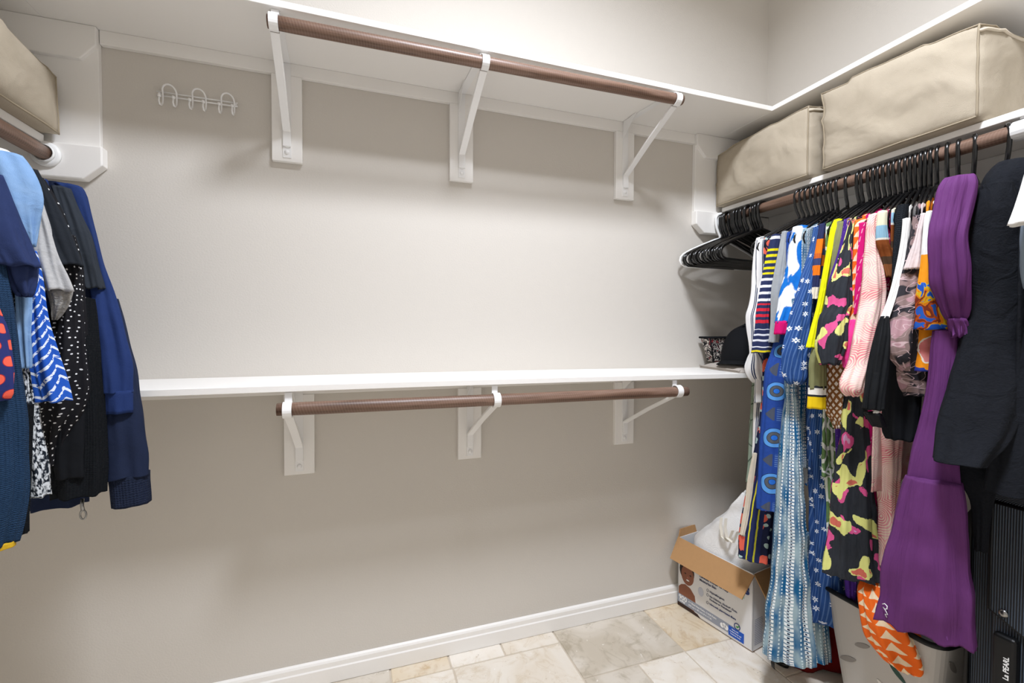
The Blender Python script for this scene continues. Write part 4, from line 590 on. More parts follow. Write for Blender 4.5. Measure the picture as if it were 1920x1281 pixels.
LEFT=[
{'n':'hoodie','l':'navy zip hoodie nearest the back wall with ribbed cuff and long sleeve','c':'hoodie','m':'navyfleece','y':-0.345,'zhem':1.05,'hg':'black','body':False,'xa':-0.455,'P':[{'n':'sleeve','m':'navyfleece','phi':-20,'r':[[-2.514,-0.36,1.353,0.018,0.016],[-2.502,-0.36,1.247,0.026,0.022],[-2.493,-0.36,1.167,0.032,0.027],[-2.487,-0.36,1.087,0.036,0.031],[-2.482,-0.36,0.992,0.04,0.034],[-2.479,-0.36,0.908,0.042,0.035]],'f':0.006,'k':4},{'n':'cuff','m':'navyrib','phi':-20,'r':[[-2.479,-0.36,0.913,0.042,0.03],[-2.478,-0.36,0.89,0.04,0.03],[-2.475,-0.36,0.835,0.039,0.03]],'f':0.002,'k':5},{'n':'body','m':'navyfleece','phi':-15,'r':[[-2.621,-0.34,1.629,0.032,0.027],[-2.617,-0.34,1.533,0.046,0.03],[-2.607,-0.34,1.3,0.059,0.03],[-2.609,-0.34,1.037,0.062,0.03],[-2.624,-0.34,0.906,0.054,0.03],[-2.629,-0.34,0.843,0.054,0.03]],'f':0.006,'k':5}]},
{'n':'jacket','l':'blue cotton jacket with a long sleeve hanging over the navy hoodie','c':'jacket','m':'bluetwill','y':-0.375,'zhem':1.1,'hg':'black','body':True,'xa':-0.455,'P':[{'n':'sleeve','m':'bluetwill','phi':-22,'r':[[-2.577,-0.385,1.616,0.025,0.021],[-2.567,-0.385,1.6,0.023,0.02],[-2.554,-0.385,1.553,0.019,0.016],[-2.539,-0.385,1.478,0.018,0.016],[-2.524,-0.385,1.402,0.02,0.017],[-2.506,-0.385,1.3,0.025,0.021],[-2.492,-0.385,1.196,0.029,0.025],[-2.488,-0.385,1.123,0.029,0.025]],'f':0.006,'k':4},{'n':'cuff','m':'bluetwill','phi':-22,'r':[[-2.488,-0.385,1.127,0.03,0.025],[-2.486,-0.385,1.072,0.027,0.023]],'f':0.002,'k':5}]},
{'n':'shirt','l':'charcoal tee sleeve hanging against the blue jacket','c':'shirt','m':'charcoal','y':-0.4,'zhem':1.1,'hg':'black','body':True,'xa':-0.455,'P':[{'n':'sleeve','m':'charcoal','phi':-22,'r':[[-2.579,-0.41,1.604,0.016,0.014],[-2.566,-0.41,1.559,0.018,0.015],[-2.55,-0.41,1.498,0.021,0.018],[-2.534,-0.41,1.424,0.02,0.017],[-2.524,-0.41,1.373,0.018,0.015]],'f':0.006,'k':5}]},
{'n':'cardigan','l':'black knit cardigan with ribbed hem under the dotted blouse','c':'cardigan','m':'blackknit','y':-0.42,'zhem':1.2,'hg':'black','body':True,'xa':-0.455,'P':[{'n':'body_panel','m':'blackknit','phi':-15,'r':[[-2.539,-0.42,1.348,0.022,0.018],[-2.543,-0.42,1.199,0.035,0.03],[-2.546,-0.42,1.099,0.041,0.03],[-2.549,-0.42,0.973,0.045,0.03],[-2.553,-0.42,0.888,0.044,0.03]],'f':0.006,'k':6}]},
{'n':'blouse','l':'black blouse scattered with tiny white dots','c':'blouse','m':'polka','y':-0.445,'zhem':1.3,'hg':'black','body':True,'xa':-0.455,'P':[{'n':'sleeve','m':'polka','phi':-22,'r':[[-2.598,-0.45,1.612,0.008,0.007],[-2.581,-0.45,1.571,0.011,0.009],[-2.567,-0.45,1.525,0.013,0.011],[-2.56,-0.45,1.489,0.013,0.011]],'f':0.003,'k':5},{'n':'body_panel','m':'polka','phi':-18,'r':[[-2.557,-0.455,1.489,0.021,0.018],[-2.545,-0.455,1.394,0.022,0.018],[-2.546,-0.455,1.298,0.026,0.022],[-2.549,-0.455,1.201,0.035,0.029],[-2.554,-0.455,1.135,0.041,0.03],[-2.562,-0.455,1.093,0.037,0.03],[-2.577,-0.455,1.034,0.019,0.016],[-2.582,-0.455,0.971,0.01,0.009]],'f':0.008,'k':6}]},
{'n':'skirt','l':'plain black jersey garment hanging below the dotted blouse','c':'garment','m':'blacksatin','y':-0.435,'zhem':1.2,'hg':'black','body':True,'xa':-0.455,'P':[{'n':'body_panel','m':'blackcrepe','phi':-18,'r':[[-2.553,-0.435,1.249,0.03,0.025],[-2.555,-0.435,1.102,0.032,0.025],[-2.557,-0.435,0.991,0.03,0.025],[-2.555,-0.435,0.937,0.028,0.023]],'f':0.004,'k':5}]},
{'n':'shirt','l':'black tee with a short sleeve in front of the dotted blouse','c':'shirt','m':'blacktee','y':-0.475,'zhem':1.15,'hg':'black','body':True,'xa':-0.455,'P':[{'n':'sleeve','m':'blacktee','phi':-24,'r':[[-2.594,-0.48,1.62,0.011,0.01],[-2.582,-0.48,1.591,0.012,0.01],[-2.57,-0.48,1.552,0.017,0.014],[-2.558,-0.48,1.507,0.022,0.019],[-2.545,-0.48,1.461,0.025,0.021],[-2.528,-0.48,1.418,0.022,0.019]],'f':0.005,'k':4}]},
{'n':'shirt','l':'heather grey tee with a frayed sleeve edge','c':'shirt','m':'heatherlight','y':-0.5,'zhem':1.15,'hg':'black','body':True,'xa':-0.455,'P':[{'n':'sleeve','m':'heatherlight','phi':-24,'r':[[-2.576,-0.505,1.545,0.011,0.009],[-2.567,-0.505,1.501,0.012,0.01],[-2.558,-0.505,1.445,0.016,0.014],[-2.549,-0.505,1.4,0.019,0.016],[-2.539,-0.505,1.36,0.022,0.018]],'f':0.007,'k':4},{'n':'frayed_hem','m':'frayed','phi':-24,'r':[[-2.543,-0.495,1.367,0.021,0.018],[-2.542,-0.495,1.343,0.017,0.015],[-2.546,-0.495,1.32,0.011,0.01],[-2.553,-0.495,1.297,0.004,0.003]],'f':0.004,'k':5}]},
{'n':'blouse','l':'bright blue blouse with white chevron tie-dye sleeve','c':'blouse','m':'chevron','y':-0.525,'zhem':1.2,'hg':'black','body':True,'xa':-0.455,'P':[{'n':'sleeve','m':'chevron','phi':-24,'r':[[-2.576,-0.53,1.44,0.01,0.008],[-2.569,-0.53,1.385,0.011,0.009],[-2.564,-0.53,1.318,0.014,0.012],[-2.559,-0.53,1.252,0.018,0.015],[-2.549,-0.53,1.184,0.023,0.019],[-2.539,-0.53,1.125,0.024,0.02]],'f':0.006,'k':4}]},
{'n':'sweater','l':'black and white marled knit sweater with ribbed hem','c':'sweater','m':'marl','y':-0.54,'zhem':1.2,'hg':'black','body':True,'xa':-0.455,'P':[{'n':'body_panel','m':'marl','phi':-18,'r':[[-2.584,-0.54,1.339,0.015,0.013],[-2.583,-0.54,1.186,0.017,0.014],[-2.578,-0.54,1.097,0.017,0.014],[-2.571,-0.54,1.008,0.021,0.018],[-2.568,-0.54,0.929,0.023,0.02]],'f':0.006,'k':6}]},
{'n':'shirt','l':'light blue denim shirt with a folded shoulder','c':'shirt','m':'lightdenim','y':-0.56,'zhem':1.3,'hg':'black','body':True,'xa':-0.455,'P':[{'n':'sleeve','m':'lightdenim','phi':-26,'r':[[-2.589,-0.57,1.622,0.026,0.022],[-2.582,-0.57,1.6,0.032,0.027],[-2.573,-0.57,1.57,0.033,0.028],[-2.568,-0.57,1.539,0.032,0.027],[-2.561,-0.57,1.513,0.024,0.021],[-2.556,-0.57,1.477,0.015,0.013],[-2.552,-0.57,1.443,0.007,0.006]],'f':0.006,'k':4},{'n':'front_panel','m':'lightdenim','phi':-22,'r':[[-2.57,-0.56,1.435,0.015,0.013],[-2.57,-0.56,1.338,0.011,0.009],[-2.569,-0.56,1.252,0.008,0.007],[-2.567,-0.56,1.198,0.006,0.005]],'f':0.004,'k':5}]},
{'n':'shirt','l':'pale grey collar of a shirt showing on top of the denim shirt','c':'shirt','m':'offwhite','y':-0.55,'zhem':1.4,'hg':'black','body':True,'xa':-0.455,'P':[{'n':'collar','m':'offwhite','phi':-26,'r':[[-2.608,-0.555,1.634,0.017,0.014],[-2.602,-0.555,1.624,0.022,0.019],[-2.594,-0.555,1.606,0.022,0.019]],'f':0.003,'k':5}]},
{'n':'shirt','l':'navy tee with a wide short sleeve at the left edge','c':'shirt','m':'navytee','y':-0.6,'zhem':1.3,'hg':'black','body':True,'xa':-0.455,'P':[{'n':'sleeve','m':'navytee','phi':-28,'r':[[-2.594,-0.61,1.57,0.021,0.018],[-2.589,-0.61,1.536,0.026,0.022],[-2.578,-0.61,1.487,0.029,0.025],[-2.567,-0.61,1.447,0.03,0.026],[-2.555,-0.61,1.417,0.028,0.024],[-2.546,-0.61,1.397,0.026,0.022]],'f':0.006,'k':4},{'n':'sleeve_underside','m':'navytee','phi':-28,'r':[[-2.556,-0.595,1.404,0.025,0.021],[-2.554,-0.595,1.368,0.018,0.015],[-2.549,-0.595,1.341,0.009,0.008]],'f':0.006,'k':4}]},
{'n':'cardigan','l':'navy knit cardigan with a mustard yellow hem edge','c':'cardigan','m':'navyknit','y':-0.62,'zhem':1.3,'hg':'black','body':True,'xa':-0.455,'P':[{'n':'body_panel','m':'navyknit','phi':-24,'r':[[-2.59,-0.62,1.414,0.022,0.019],[-2.585,-0.62,1.334,0.028,0.024],[-2.582,-0.62,1.254,0.031,0.027],[-2.58,-0.62,1.153,0.035,0.03],[-2.578,-0.62,1.071,0.038,0.03],[-2.579,-0.62,0.989,0.039,0.03],[-2.584,-0.62,0.928,0.036,0.03],[-2.591,-0.62,0.866,0.03,0.026]],'f':0.006,'k':5},{'n':'hem_edge','m':'mustard','phi':-24,'r':[[-2.591,-0.62,0.868,0.03,0.026],[-2.591,-0.62,0.858,0.03,0.026]],'f':0.001,'k':5}]},
{'n':'top','l':'dark knit top hanging below the marled sweater','c':'top','m':'blackknit','y':-0.575,'zhem':1.3,'hg':'black','body':True,'xa':-0.455,'P':[{'n':'body_panel','m':'blackknit','phi':-20,'r':[[-2.572,-0.575,1.125,0.019,0.016],[-2.575,-0.575,0.975,0.015,0.012],[-2.577,-0.575,0.865,0.011,0.009]],'f':0.004,'k':5}]},
{'n':'blouse','l':'navy blouse with coral red dots at the left edge','c':'blouse','m':'reddots','y':-0.65,'zhem':1.3,'hg':'black','body':True,'xa':-0.455,'P':[{'n':'sleeve','m':'reddots','phi':-28,'r':[[-2.573,-0.66,1.322,0.017,0.014],[-2.568,-0.66,1.284,0.022,0.019],[-2.565,-0.66,1.245,0.025,0.022],[-2.562,-0.66,1.196,0.029,0.025],[-2.563,-0.66,1.162,0.029,0.024],[-2.563,-0.66,1.146,0.023,0.02]],'f':0.005,'k':4}]},
]
# ------------------------------------------------------------------ hangers
def hanger_mesh(kind):
    r = .0050
    hook = []
    for i in range(15):
        a = math.radians(-15+i*15); hook.append((.0245*math.cos(a), 0, .0245*math.sin(a)))
    hook += [(-.0235, 0, -.015), (-.021, 0, -.035), (-.012, 0, -.058), (-.002, 0, -.075), (0, 0, -.092)]
    hk = MB().tube(hook, r*1.12, 7)
    half = [(0, 0, -.088), (.03, 0, -.096), (.09, 0, -.120), (.16, 0, -.150), (.198, 0, -.170), (.212, 0, -.184), (.216, 0, -.200), (.208, 0, -.216), (.19, 0, -.224), (.10, 0, -.226)]
    full = half+[(0, 0, -.226)]+[(-x, y, z) for x, y, z in half[::-1]][:-1]
    frm = MB().tube(full, r, 7, closed=True)
    return hk, frm
HG = {}
def hanger(x, y, rodz, label, group, kind='black', rz=0.0, dx=0.0, tilt=0.0):
    if kind not in HG:
        hk, frm = hanger_mesh(kind); root = empty('clothes_hanger', (0, 0, 0)); m = 'black_plastic' if kind == 'black' else 'white_plastic'
        hk.build('hook', m, root, smooth=True, local=True); frm.build('frame', m, root, smooth=True, local=True); HG[kind] = root; o = root
    else: o = copy_tree(HG[kind])
    o.location = (x+dx, y, rodz); o.rotation_euler = (tilt, 0, rz)
    o['label'] = label; o['category'] = 'hanger'
    if group: o['group'] = group
    elif 'group' in o: del o['group']
    return o
# ------------------------------------------------------------------ garments: lofted cloth
def cat_rom(rows, t):
    n = len(rows); i = min(int(t), n-2); f = t-i
    p0, p1, p2, p3 = rows[max(i-1, 0)], rows[i], rows[i+1], rows[min(i+2, n-1)]
    out = []
    for a, b, c, d in zip(p0, p1, p2, p3):
        m1 = (c-a)/2; m2 = (d-b)/2
        if (b-a)*(c-b) <= 0: m1 = 0
        if (c-b)*(d-c) <= 0: m2 = 0
        f2, f3 = f*f, f*f*f
        out.append((2*f3-3*f2+1)*b+(f3-2*f2+f)*m1+(-2*f3+3*f2)*c+(f3-f2)*m2)
    return out
def loft(rows, phi, fold, k, seed, N=52, ds=.012, cap=True):
    ph = math.radians(phi); ax = Vector((math.cos(ph), -math.sin(ph), 0)); nr = Vector((-math.sin(ph), -math.cos(ph), 0))
    L = [0]
    for a, b in zip(rows, rows[1:]): L.append(L[-1]+(Vector(b[:3])-Vector(a[:3])).length)
    n = max(4, int(L[-1]/ds)); rg = []
    for i in range(n+1):
        s_ = L[-1]*i/n; j = 0
        while j < len(L)-2 and s_ > L[j+1]: j += 1
        rg.append(cat_rom(rows, j+(s_-L[j])/max(1e-6, L[j+1]-L[j]))+[s_])
    am = sum(r[3] for r in rg)/len(rg); bm_ = sum(r[4] for r in rg)/len(rg)
    th = [math.pi*(-.5)+2*math.pi*j/N for j in range(N)]    # seam at the side away from the room
    cu = [0]
    for j in range(N): a0, a1 = th[j], th[(j+1) % N]; cu.append(cu[-1]+math.hypot(am*(math.cos(a1)-math.cos(a0)), bm_*(math.sin(a1)-math.sin(a0))))
    mb = MB(); uv = []; rnd = random.Random(seed); p1, p2, p3 = [rnd.uniform(0, 6.28) for _ in range(3)]
    V_ = []
    def ringpts(r, t, shr=0.0, dz=0.0):
        x, y, z, a, b, s_ = r; A = min(fold*(.35+.65*t), .55*b)
        pts = []
        for j, o in enumerate(th):
            c, si = math.cos(o), math.sin(o); cc = math.copysign(abs(c)**.9, c); ss = math.copysign(abs(si)**.9, si)
            nl = Vector((c*b, si*a, 0)); nl = nl.normalized() if nl.length > 1e-9 else Vector((0, 1, 0))
            d = A*(.62*math.sin(k*o+p1+1.3*t+.6*math.sin(3*t+p2))+.38*math.sin((2*k+1)*o+p2-2.2*t))
            q = Vector((x+a*cc*ax.x, y+a*cc*ax.y, z)); d += A*.9*noise.noise(Vector((q.x*22+seed, q.y*22+c*2, z*13)))
            d -= shr
            P = Vector((x, y, z+dz))+ax*(a*cc+nl.x*d)+nr*(b*ss+nl.y*d)
            P.z += .35*A*math.sin(k*o+p3)*t
            pts.append(P)
        return pts
    for i, r in enumerate(rg): V_.append(ringpts(r, i/n))
    last = rg[-1]; th_ = min(.002, .3*last[4])
    V_.append(ringpts(last, 1, th_, .0)); ki = max(1, min(n-1, int(.05/max(1e-6, L[-1]/n)))); V_.append(ringpts(rg[n-ki], (n-ki)/n, th_*1.6, 0))
    s_list = [r[5] for r in rg]+[rg[-1][5], rg[n-ki][5]]
    for ring in V_: mb.v += [tuple(p) for p in ring]
    for i in range(len(V_)-1):
        for j in range(N):
            j2 = (j+1) % N; mb.f.append([i*N+j, i*N+j2, (i+1)*N+j2, (i+1)*N+j])
            uv.append([(cu[j], -s_list[i]), (cu[j+1], -s_list[i]), (cu[j+1], -s_list[i+1]), (cu[j], -s_list[i+1])])
    if cap:
        c0 = len(mb.v); mb.v.append((rg[0][0], rg[0][1], rg[0][2]+min(.006, rg[0][3]*.3)))
        for j in range(N): mb.f.append([c0, (j+1) % N, j]); uv.append([(am, 0), (cu[j+1], 0), (cu[j], 0)])
        # close the inside so that no daylight shows through
        c1 = len(mb.v); mb.v.append((rg[n-ki][0], rg[n-ki][1], V_[-1][0].z+.002)); b0 = (len(V_)-1)*N
        for j in range(N): mb.f.append([c1, b0+j, b0+(j+1) % N]); uv.append([(am, 0), (cu[j], 0), (cu[j+1], 0)])
    mb.uv = uv
    return mb
# where the hangers hook over the right-hand rod, from the back wall outwards
HOOKS = [-0.441, -0.461, -0.48, -0.501, -0.518, -0.538, -0.554, -0.571, -0.588, -0.622, -0.661, -0.674, -0.696, -0.711, -0.725, -0.741, -0.756, -0.77, -0.785, -0.8, -0.813, -0.825, -0.839, -0.85, -0.863, -0.879, -0.904, -0.929, -0.963, -1.03, -1.20, -1.165, -1.125]
def hook_y(g, side, idx):
    if side == 'R': return HOOKS[idx]
    return g['y']-.035
def add_garment(g, side, idx, seed):
    rx, rz = ((-.315, 1.797) if side == 'R' else (-2.79, 1.788))
    y0 = g['y']; lo = min(r[2] for q in g['P'] for r in q['r']); hy = hook_y(g, side, idx)
    root = empty(g['n'], (rx, hy, min(lo, g['zhem'])), g['l'], g['c'])
    # the hanger swings so that its outer end sits at y0
    if side == 'R': phi = -math.atan2(hy-y0, .185); out = -1
    else: phi = -math.atan2(y0-hy, .185); out = 1
    if g['body']:
        zh = g['zhem']; a = .165
        if g['c'] in ('dress',): zh = max(lo+.12, .80)
        a = .178; R_ = [(rx, hy, 1.656, .10, .005), (rx, hy, 1.650, a*.74, .008), (rx, hy, 1.630, a*.97, .009), (rx, hy, 1.59, a, .0095), (rx, hy, (1.58+zh)/2, a*.97, .011), (rx, hy, zh, a*.97, .012)]
        loft(R_, math.degrees(phi), .004, 7, seed*13+5, N=44, ds=.03).build('body', g['m'], root, smooth=True, recalc=False)
    prev = None
    for k_, q in enumerate(g['P']):
        par = prev if q['n'] in ('cuff', 'frayed_hem', 'hem_edge', 'trim', 'sleeve_underside') and prev else root
        o = loft(q['r'], q['phi'], q['f'], q['k'], seed*31+k_*7).build(q['n'], q['m'], par, smooth=True, recalc=False)
        if par is root: prev = o
        if q['m'] != g['m']: o['label'] = {'magenta': 'magenta cuff', 'yellowband': 'yellow, white and black banded cuff', 'hotpink': 'hot pink cuff', 'beige': 'beige tie sash', 'mustard': 'mustard yellow hem edge', 'navyrib': 'ribbed navy cuff', 'frayed': 'grey frayed sleeve hem', 'offwhite': 'off-white cloth', 'blacksatin': 'black satin cloth', 'blackcrepe': 'black crepe cloth'}.get(q['m'], q['m'])
    return hy, -phi
GR = {'R': [], 'L': []}
short = lambda l: l.split(' with ')[0].split(' beside ')[0].split(' hanging ')[0].split(' behind ')[0].split(' tucked ')[0].split(' showing ')[0].split(' at the ')[0].split(' under the ')[0].split(' reaching ')[0].split(' nearest ')[0].split(' scattered ')[0]
for side, lst in (('R', RIGHT), ('L', LEFT)):
    for i, g in enumerate(lst):
        hy, rz_ = add_garment(g, side, i, i+(0 if side == 'R' else 100))
        hanger(-.315 if side == 'R' else -2.79, hy, 1.797 if side == 'R' else 1.788, '%s plastic hanger carrying the %s%s' % (g['hg'], short(g['l']), '' if side == 'R' else ' on the left rod'), None, g['hg'], rz=rz_).scale = (.80, 1, 1)
# empty hangers bunched by the back wall
rnd = random.Random(11)
for i in range(21):
    y = -.060-i*.0108
    hanger(-.315, y, 1.797, {0: 'black tubular hanger hanging empty right beside the white hanger', 20: 'last empty black hanger of the bunch, nearest the white striped blouse'}.get(i, 'black tubular hanger hanging empty within the bunch beside the back wall'), 'empty black hangers by the back wall', 'black', rz=math.radians(rnd.uniform(-7, 4)+2), dx=rnd.uniform(-.012, .012), tilt=rnd.uniform(-.02, .02)).scale = (1.05, 1, 1)
hanger(-.325, -.052, 1.797, 'white plastic hanger hanging empty against the back wall', None, 'white', rz=math.radians(-3), dx=-.004)
# zip pull of the hoodie, collar stitching details
hd = next(o for o in bpy.data.objects if o.name.startswith('hoodie'))
zp = MB(); zp.tube([(-2.565, -.378, .865), (-2.565, -.381, .850), (-2.563, -.381, .838)], .004, 8); zp.build('zip_slider', 'steel', hd, smooth=True)
MB().tube([(-2.563+.006*math.cos(a), -.381, .827+.011*math.sin(a)) for a in [2*math.pi*i/14 for i in range(14)]], .0022, 6, closed=True).build('zip_pull', 'steel', hd, smooth=True)
# ------------------------------------------------------------------ things on the lower shelf
zt = ZB-.008
fc = MB()
A0, A1 = Vector((-.405, -.018, zt)), Vector((-.452, -.300, zt)); dx_ = Vector((.22, -.02, 0))
nn = 14
for i in range(nn+1):
    for j in range(9):
        p = A0+(A1-A0)*i/nn+dx_*j/8; h = .024*(1-(2*j/8-1)**6)*(1-(2*i/nn-1)**8)+.006; wv = .003*noise.noise(p*30)
        fc.v.append((p.x, p.y, zt+h+wv))
n_ = len(fc.v)
for i in range(nn+1):
    for j in range(9): p = A0+(A1-A0)*i/nn+dx_*j/8; fc.v.append((p.x, p.y, zt+.0005))
for i in range(nn):
    for j in range(8):
        a = i*9+j; fc.f.append([a, a+1, a+10, a+9]); fc.f.append([n_+a, n_+a+9, n_+a+10, n_+a+1])
for i in range(nn):
    for j in (0, 8): a = i*9+j; fc.f.append([a, a+9, n_+a+9, n_+a])
for j in range(8):
    for i in (0, nn): a = i*9+j; fc.f.append([a, a+1, n_+a+1, n_+a])
pouch = empty('flat_pouch', ((A0+A1)/2), 'flat grey fabric pouch lying under the black cap on the shelf', 'pouch')
fc.build('pouch_body', 'grey_cloth', pouch, smooth=True)
MB().tube([A0+(A1-A0)*i/10+Vector((-.001, 0, .011)) for i in range(11)], .003, 6).build('edge_seam', 'grey_cloth', pouch, smooth=True)
# printed fabric bin
bn = empty('fabric_bin', (-.33, -.05, zt+.03), 'small black printed fabric bin leaning by the wall on the shelf', 'bin')
def taper(x0, x1, X0, X1, y0, y1, Y0, Y1, z0, z1):
    mb = MB(); mb.v = [(x0, y0, z0), (x1, y0, z0), (x1, y1, z0), (x0, y1, z0), (X0, Y0, z1), (X1, Y0, z1), (X1, Y1, z1), (X0, Y1, z1)]
    mb.f = [[0, 3, 2, 1], [4, 5, 6, 7], [0, 1, 5, 4], [1, 2, 6, 5], [2, 3, 7, 6], [3, 0, 4, 7]]; return mb
zb_ = zt+.031
taper(-.378, -.24, -.412, -.20, -.075, -.035, -.088, -.025, zb_, zb_+.112).build('bin_body', 'bin_print', bn, bev=.004)
MB().tube([(-.414, -.09, zb_+.112), (-.198, -.09, zb_+.112), (-.198, -.023, zb_+.112), (-.414, -.023, zb_+.112)], .0045, 8, closed=True).build('rim', 'cap_fabric', bn, smooth=True)
MB().tube([(-.379, -.077, zb_), (-.396, -.083, zb_+.056), (-.413, -.09, zb_+.112)], .003, 8).build('edge_binding', 'cap_fabric', bn, smooth=True)
# baseball cap
cp = empty('baseball_cap', (-.335, -.2, zt+.031), 'black baseball cap resting on the grey pouch', 'cap')
dome = MB(); cx, cy, cz = -.315, -.185, zt+.032; NS, NT = 36, 14
for i in range(NT+1):
    t_ = i/NT; el = t_*math.pi/2
    for j in range(NS):
        a = 2*math.pi*j/NS; rr = math.cos(el)**.75 if i < NT else .02
        seamd = 1-.012*(abs((a/(math.pi/3)) % 1-.5) > .46)
        dome.v.append((cx+.088*rr*seamd*math.cos(a), cy+.100*rr*seamd*math.sin(a), cz+.165*math.sin(el)**1.05*(1+.06*math.cos(a))))
for i in range(NT):
    for j in range(NS): dome.f.append([i*NS+j, i*NS+(j+1) % NS, (i+1)*NS+(j+1) % NS, (i+1)*NS+j])
dome.f.append([NT*NS+j for j in range(NS)]); dome.f.append([j for j in range(NS)][::-1])
dome.build('crown', 'cap_fabric', cp, smooth=True)
brim = MB(); NB = 20
for lay in (0, .004):
    for i in range(NB+1):
        a = math.radians(150+i*120/NB)
        for rr in (0.9, 1.25, 1.6):
            e = math.sin(math.pi*i/NB); q = .9+(rr-.9)*(.25+.75*e**.6)
            brim.v.append((cx+.088*q*math.cos(a), cy+.100*q*math.sin(a), cz+.012+lay-.016*(rr-.9)*(1+1.2*abs(2*i/NB-1)**2)))
b0 = (NB+1)*3
for i in range(NB):
    for j in range(2):
        a = i*3+j; brim.f.append([a, a+1, a+4, a+3]); brim.f.append([b0+a, b0+a+3, b0+a+4, b0+a+1])
    a = i*3+2; brim.f.append([a, b0+a, b0+a+3, a+3])
brim.build('brim', 'cap_fabric', cp, smooth=True)
MB().lathe([(.0001, .004), (.006, .003), (.008, 0)], (cx, cy, cz+.163), 'z', 12).build('button', 'cap_fabric', cp, smooth=True)
# ------------------------------------------------------------------ cardboard box with printed front
P0, P1 = Vector((-.520, -.024, .001)), Vector((-.4515, -.384, .001))
fx = (P1-P0).normalized(); wd = (P1-P0).length; nin = Vector((-fx.y, fx.x, 0));  H = .315; D = .27
if nin.x < 0: nin = -nin
bx = empty('cardboard_box', (P0+P1)/2, 'open white cardboard box with a baby photo and blue lettering on the floor', 'box')
def bxp(u, d, z): return P0+fx*u+nin*d+Vector((0, 0, z))
def bpan(nm, m, pts, th, dirv): return MB().prism(pts, Vector(dirv)*th).build(nm, m, bx)
FP = bpan('front_panel', 'box_white', [bxp(0, 0, 0), bxp(wd, 0, 0), bxp(wd, 0, H), bxp(0, 0, H)], .004, nin)
bpan('back_panel', 'box_white', [bxp(0, D, 0), bxp(wd, D, 0), bxp(wd, D, H), bxp(0, D, H)], -.004, nin)
SP = bpan('side_panel', 'box_side', [bxp(wd, 0, 0), bxp(wd, D, 0), bxp(wd, D, H), bxp(wd, 0, H)], -.004, fx)
bpan('side_panel', 'box_side', [bxp(0, 0, 0), bxp(0, D, 0), bxp(0, D, H), bxp(0, 0, H)], .004, fx)
bpan('bottom_panel', 'cardboard', [bxp(0, 0, 0), bxp(wd, 0, 0), bxp(wd, D, 0), bxp(0, D, 0)], .004, (0, 0, 1))
def flap(nm, a, b, out): 
    pts = [a, b, b+out+(a-b).normalized()*.012, a+out-(a-b).normalized()*.006]; n_ = (b-a).cross(out).normalized(); return MB().prism(pts, n_*.004).build(nm, 'cardboard', bx)
flap('flap', bxp(-.002, 0, H+.004), bxp(wd+.002, 0, H-.004), -nin*.060+Vector((0, 0, -.085)))
flap('flap', bxp(wd, 0.004, H), bxp(wd, D, H), fx*.055+Vector((0, 0, -.09)))
flap('flap', bxp(0, D, H), bxp(0, 0.004, H), -fx*.002+Vector((0, 0, .035)))
flap('flap', bxp(wd, D, H), bxp(0, D, H), nin*.03+Vector((0, 0, .06)))
# the print on the front: frame with x along the panel, y up, facing the room
Rm = Matrix((( fx.x, 0, -nin.x), (fx.y, 0, -nin.y), (0, 1, 0))).to_4x4()
def pm(u, z, e=.0012): m4 = Rm.copy(); m4.translation = bxp(u, -e, z); return m4
def ppoly(nm, m, pts, e=.0006): return MB().prism([bxp(u, -.0002, z) for u, z in pts], -nin*e).build(nm, m, FP)
def ell(u, z, a, b, n=24, a0=0, a1=360): return [(u+a*math.cos(math.radians(a0+(a1-a0)*i/n)), z+b*math.sin(math.radians(a0+(a1-a0)*i/n))) for i in range(n if a1-a0 == 360 else n+1)]
ppoly('printed_baby_shoulders', 'print_skin', [(.006, .03), (.006, .09), (.02, .105), (.042, .115), (.07, .108), (.094, .085), (.100, .05), (.09, .005), (.05, .004)], .0004)
ppoly('printed_baby_hair', 'print_hair', ell(.050, .178, .040, .047), .0005)
ppoly('printed_baby_face', 'print_skin', ell(.054, .161, .034, .045), .0007)
for du in (-.013, .015): ppoly('printed_eye', 'print_hair', ell(.055+du, .166, .0052, .0030, 12), .0009)
ppoly('printed_mouth', 'print_white', ell(.056, .139, .0085, .0032, 14), .0009)
ppoly('printed_nose', 'print_lip', ell(.0555, .152, .0045, .0035, 12), .0009)
ppoly('printed_dark_corner', 'print_dark', [(.001, .001), (.125, .001), (.11, .012), (.001, .025)], .0006)
ppoly('printed_grey_band', 'print_grey', [(.002, .018), (.30, .018), (.30, .055), (.002, .058)], .0008)
ppoly('printed_pale_spot', 'print_pale', ell(.125, .122, .014, .02), .0005)
ppoly('printed_blue_badge', 'print_blue', [(.262, .012), (.330, .012), (.330, .052), (.262, .052)], .0011)
MB().tube([bxp(u, -.0012, z) for u, z in ell(.300, .066, .0125, .0125, 18)], .0016, 6, closed=True).build('printed_seal_ring', 'print_navy', FP)
ppoly('printed_green_leaf', 'print_green', [(.294, .066), (.300, .060), (.313, .072), (.308, .073), (.301, .067)], .0013)
for i, (a, b) in enumerate([(.0, .0), (.010, .004), (.020, .0)]): ppoly('printed_cotton', 'print_white', ell(.232+a, .034+b, .009, .010, 14), .0012)
